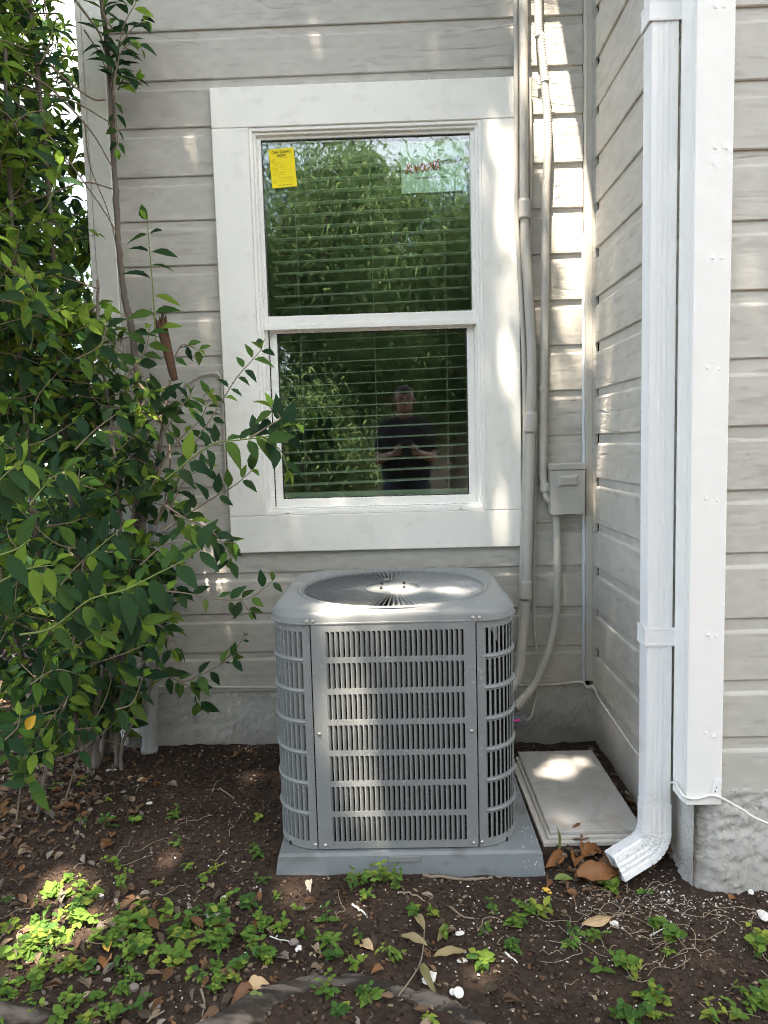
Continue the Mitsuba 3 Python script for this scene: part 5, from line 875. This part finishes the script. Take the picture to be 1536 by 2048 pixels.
# ---------------------------------------------------------------- the person taking the picture, mirrored in the lower sash
def limb_mesh(chains, rad, edge=.014, rounds=10):
    ms = []
    def ball(p, r): return m3.Manifold.sphere(r, 20).translate(list(map(float, p)))
    for ch in chains:
        for a, b in zip(ch[:-1], ch[1:]): ms.append(m3.Manifold.batch_hull([ball(*a), ball(*b)]))
    m = m3.Manifold.batch_boolean(ms, m3.OpType.Add).refine_to_length(edge).to_mesh()
    t = trimesh.Trimesh(np.array(m.vert_properties[:, :3], float), np.array(m.tri_verts)); trimesh.smoothing.filter_taubin(t, iterations=rounds); return t
PX, PY = .075, -3.17
def pp_(x, y, z): return (PX + x, PY + y, z)
per = thing('person', 'person in a dark t shirt holding a phone, mirrored in the lower window sash', 'person')
hd = [((pp_(0, -.02, 1.39)), .062), ((pp_(0, .0, 1.45)), .058)]
body = [hd + [((pp_(0, .018, 1.525)), .070)], [((pp_(0, .02, 1.585)), .078), ((pp_(0, .035, 1.50)), .056)], [((pp_(0, .02, 1.585)), .078), ((pp_(0, -.02, 1.57)), .080)], [((pp_(0, .062, 1.475)), .030), ((pp_(0, .035, 1.50)), .056)],
        [((pp_(0, .092, 1.575)), .010), ((pp_(0, .108, 1.535)), .014)], [((pp_(0, -.03, 1.37)), .06), ((pp_(0, -.01, 1.2)), .12), ((pp_(0, 0, .95)), .13)]]
for s in (-1, 1):
    body += [[((pp_(s * .078, .0, 1.56)), .016), ((pp_(s * .082, -.008, 1.53)), .012)], [((pp_(s * .17, -.02, 1.335)), .055), ((pp_(s * .222, .0, 1.07)), .042)], [((pp_(s * .222, .0, 1.07)), .042), ((pp_(s * .20, .12, 1.08)), .042), ((pp_(s * .095, .325, 1.115)), .028)],
             [((pp_(s * .095, .325, 1.115)), .027), ((pp_(s * .078, .375, 1.135)), .026), ((pp_(s * .066, .395, 1.155)), .018)], [((pp_(s * .09, -.0, .92)), .10), ((pp_(s * .10, .01, .50)), .058), ((pp_(s * .10, -.01, .08)), .042)]]
    for k, (dz, ln_) in enumerate(((.040, .040), (.018, .046), (-.004, .044), (-.024, .036))):
        b = np.array(pp_(s * .082, .375, 1.135 + dz * .8)); body.append([(b, .0105), (b + [-s * .012, .030, dz * .2], .0095), (b + [-s * (.012 + ln_ * .6), .036, dz * .3], .0085)])
    b = np.array(pp_(s * .080, .362, 1.145)); body.append([(b, .013), (b + [-s * .010, .0, .030], .0105), (b + [-s * .034, .004, .046], .0095)])
add('body', limb_mesh(body, None, .012, 6), 'shaded_skin', per, True)
shirt = [[((pp_(0, -.025, 1.365)), .078), ((pp_(0, .01, 1.22)), .135), ((pp_(0, .01, 1.0)), .142), ((pp_(0, .0, .90)), .145)]]
for s in (-1, 1): shirt += [[((pp_(0, -.025, 1.375)), .075), ((pp_(s * .165, -.02, 1.335)), .064), ((pp_(s * .205, -.01, 1.17)), .061)], [((pp_(s * .11, 0, 1.26)), .115), ((pp_(s * .08, 0, .93)), .125)]]
add('t_shirt', limb_mesh(shirt, None, .02, 8), 'shirt_black', per, True)
tr_ = []
for s in (-1, 1): tr_ += [[((pp_(0, 0, .90)), .135), ((pp_(s * .09, 0, .84)), .115), ((pp_(s * .10, .01, .50)), .078), ((pp_(s * .10, -.01, .09)), .062)]]
add('trousers', limb_mesh(tr_, None, .02, 8), 'trouser', per, True)
for s in (-1, 1): add('shoe', limb_mesh([[((pp_(s * .10, -.03, .045)), .047), ((pp_(s * .11, .13, .035)), .036)]], None, .015, 6), 'rubber_black', per, True)
add('hair', limb_mesh([[((pp_(0, -.015, 1.605)), .082), ((pp_(0, -.045, 1.56)), .076)], [((pp_(0, .045, 1.628)), .056), ((pp_(0, -.02, 1.60)), .080)]], None, .012, 4), 'hair', per, True)
for s in (-1, 1): add('eye', lathe([(0, .004), (.006, .003), (.010, 0)], pp_(s * .030, .094, 1.572), (0, 1, 0), 10), 'rubber_black', per, True)
add('mouth', bx(PX - .022, PX + .022, PY + .085, PY + .0925, 1.497, 1.503, .002), pr((.30, .12, .10), .5), per)
ph = thing('phone', 'dark phone held in both hands, mirrored in the lower sash', 'phone')
add('case', bx(.035, .115, -2.778, -2.768, 1.075, 1.225, .004), 'rubber_black', ph); add('lens', lathe([(0, .003), (.006, .003), (.007, 0)], (.052, -2.768, 1.205), (0, 1, 0), 16), 'sash_black', ph)
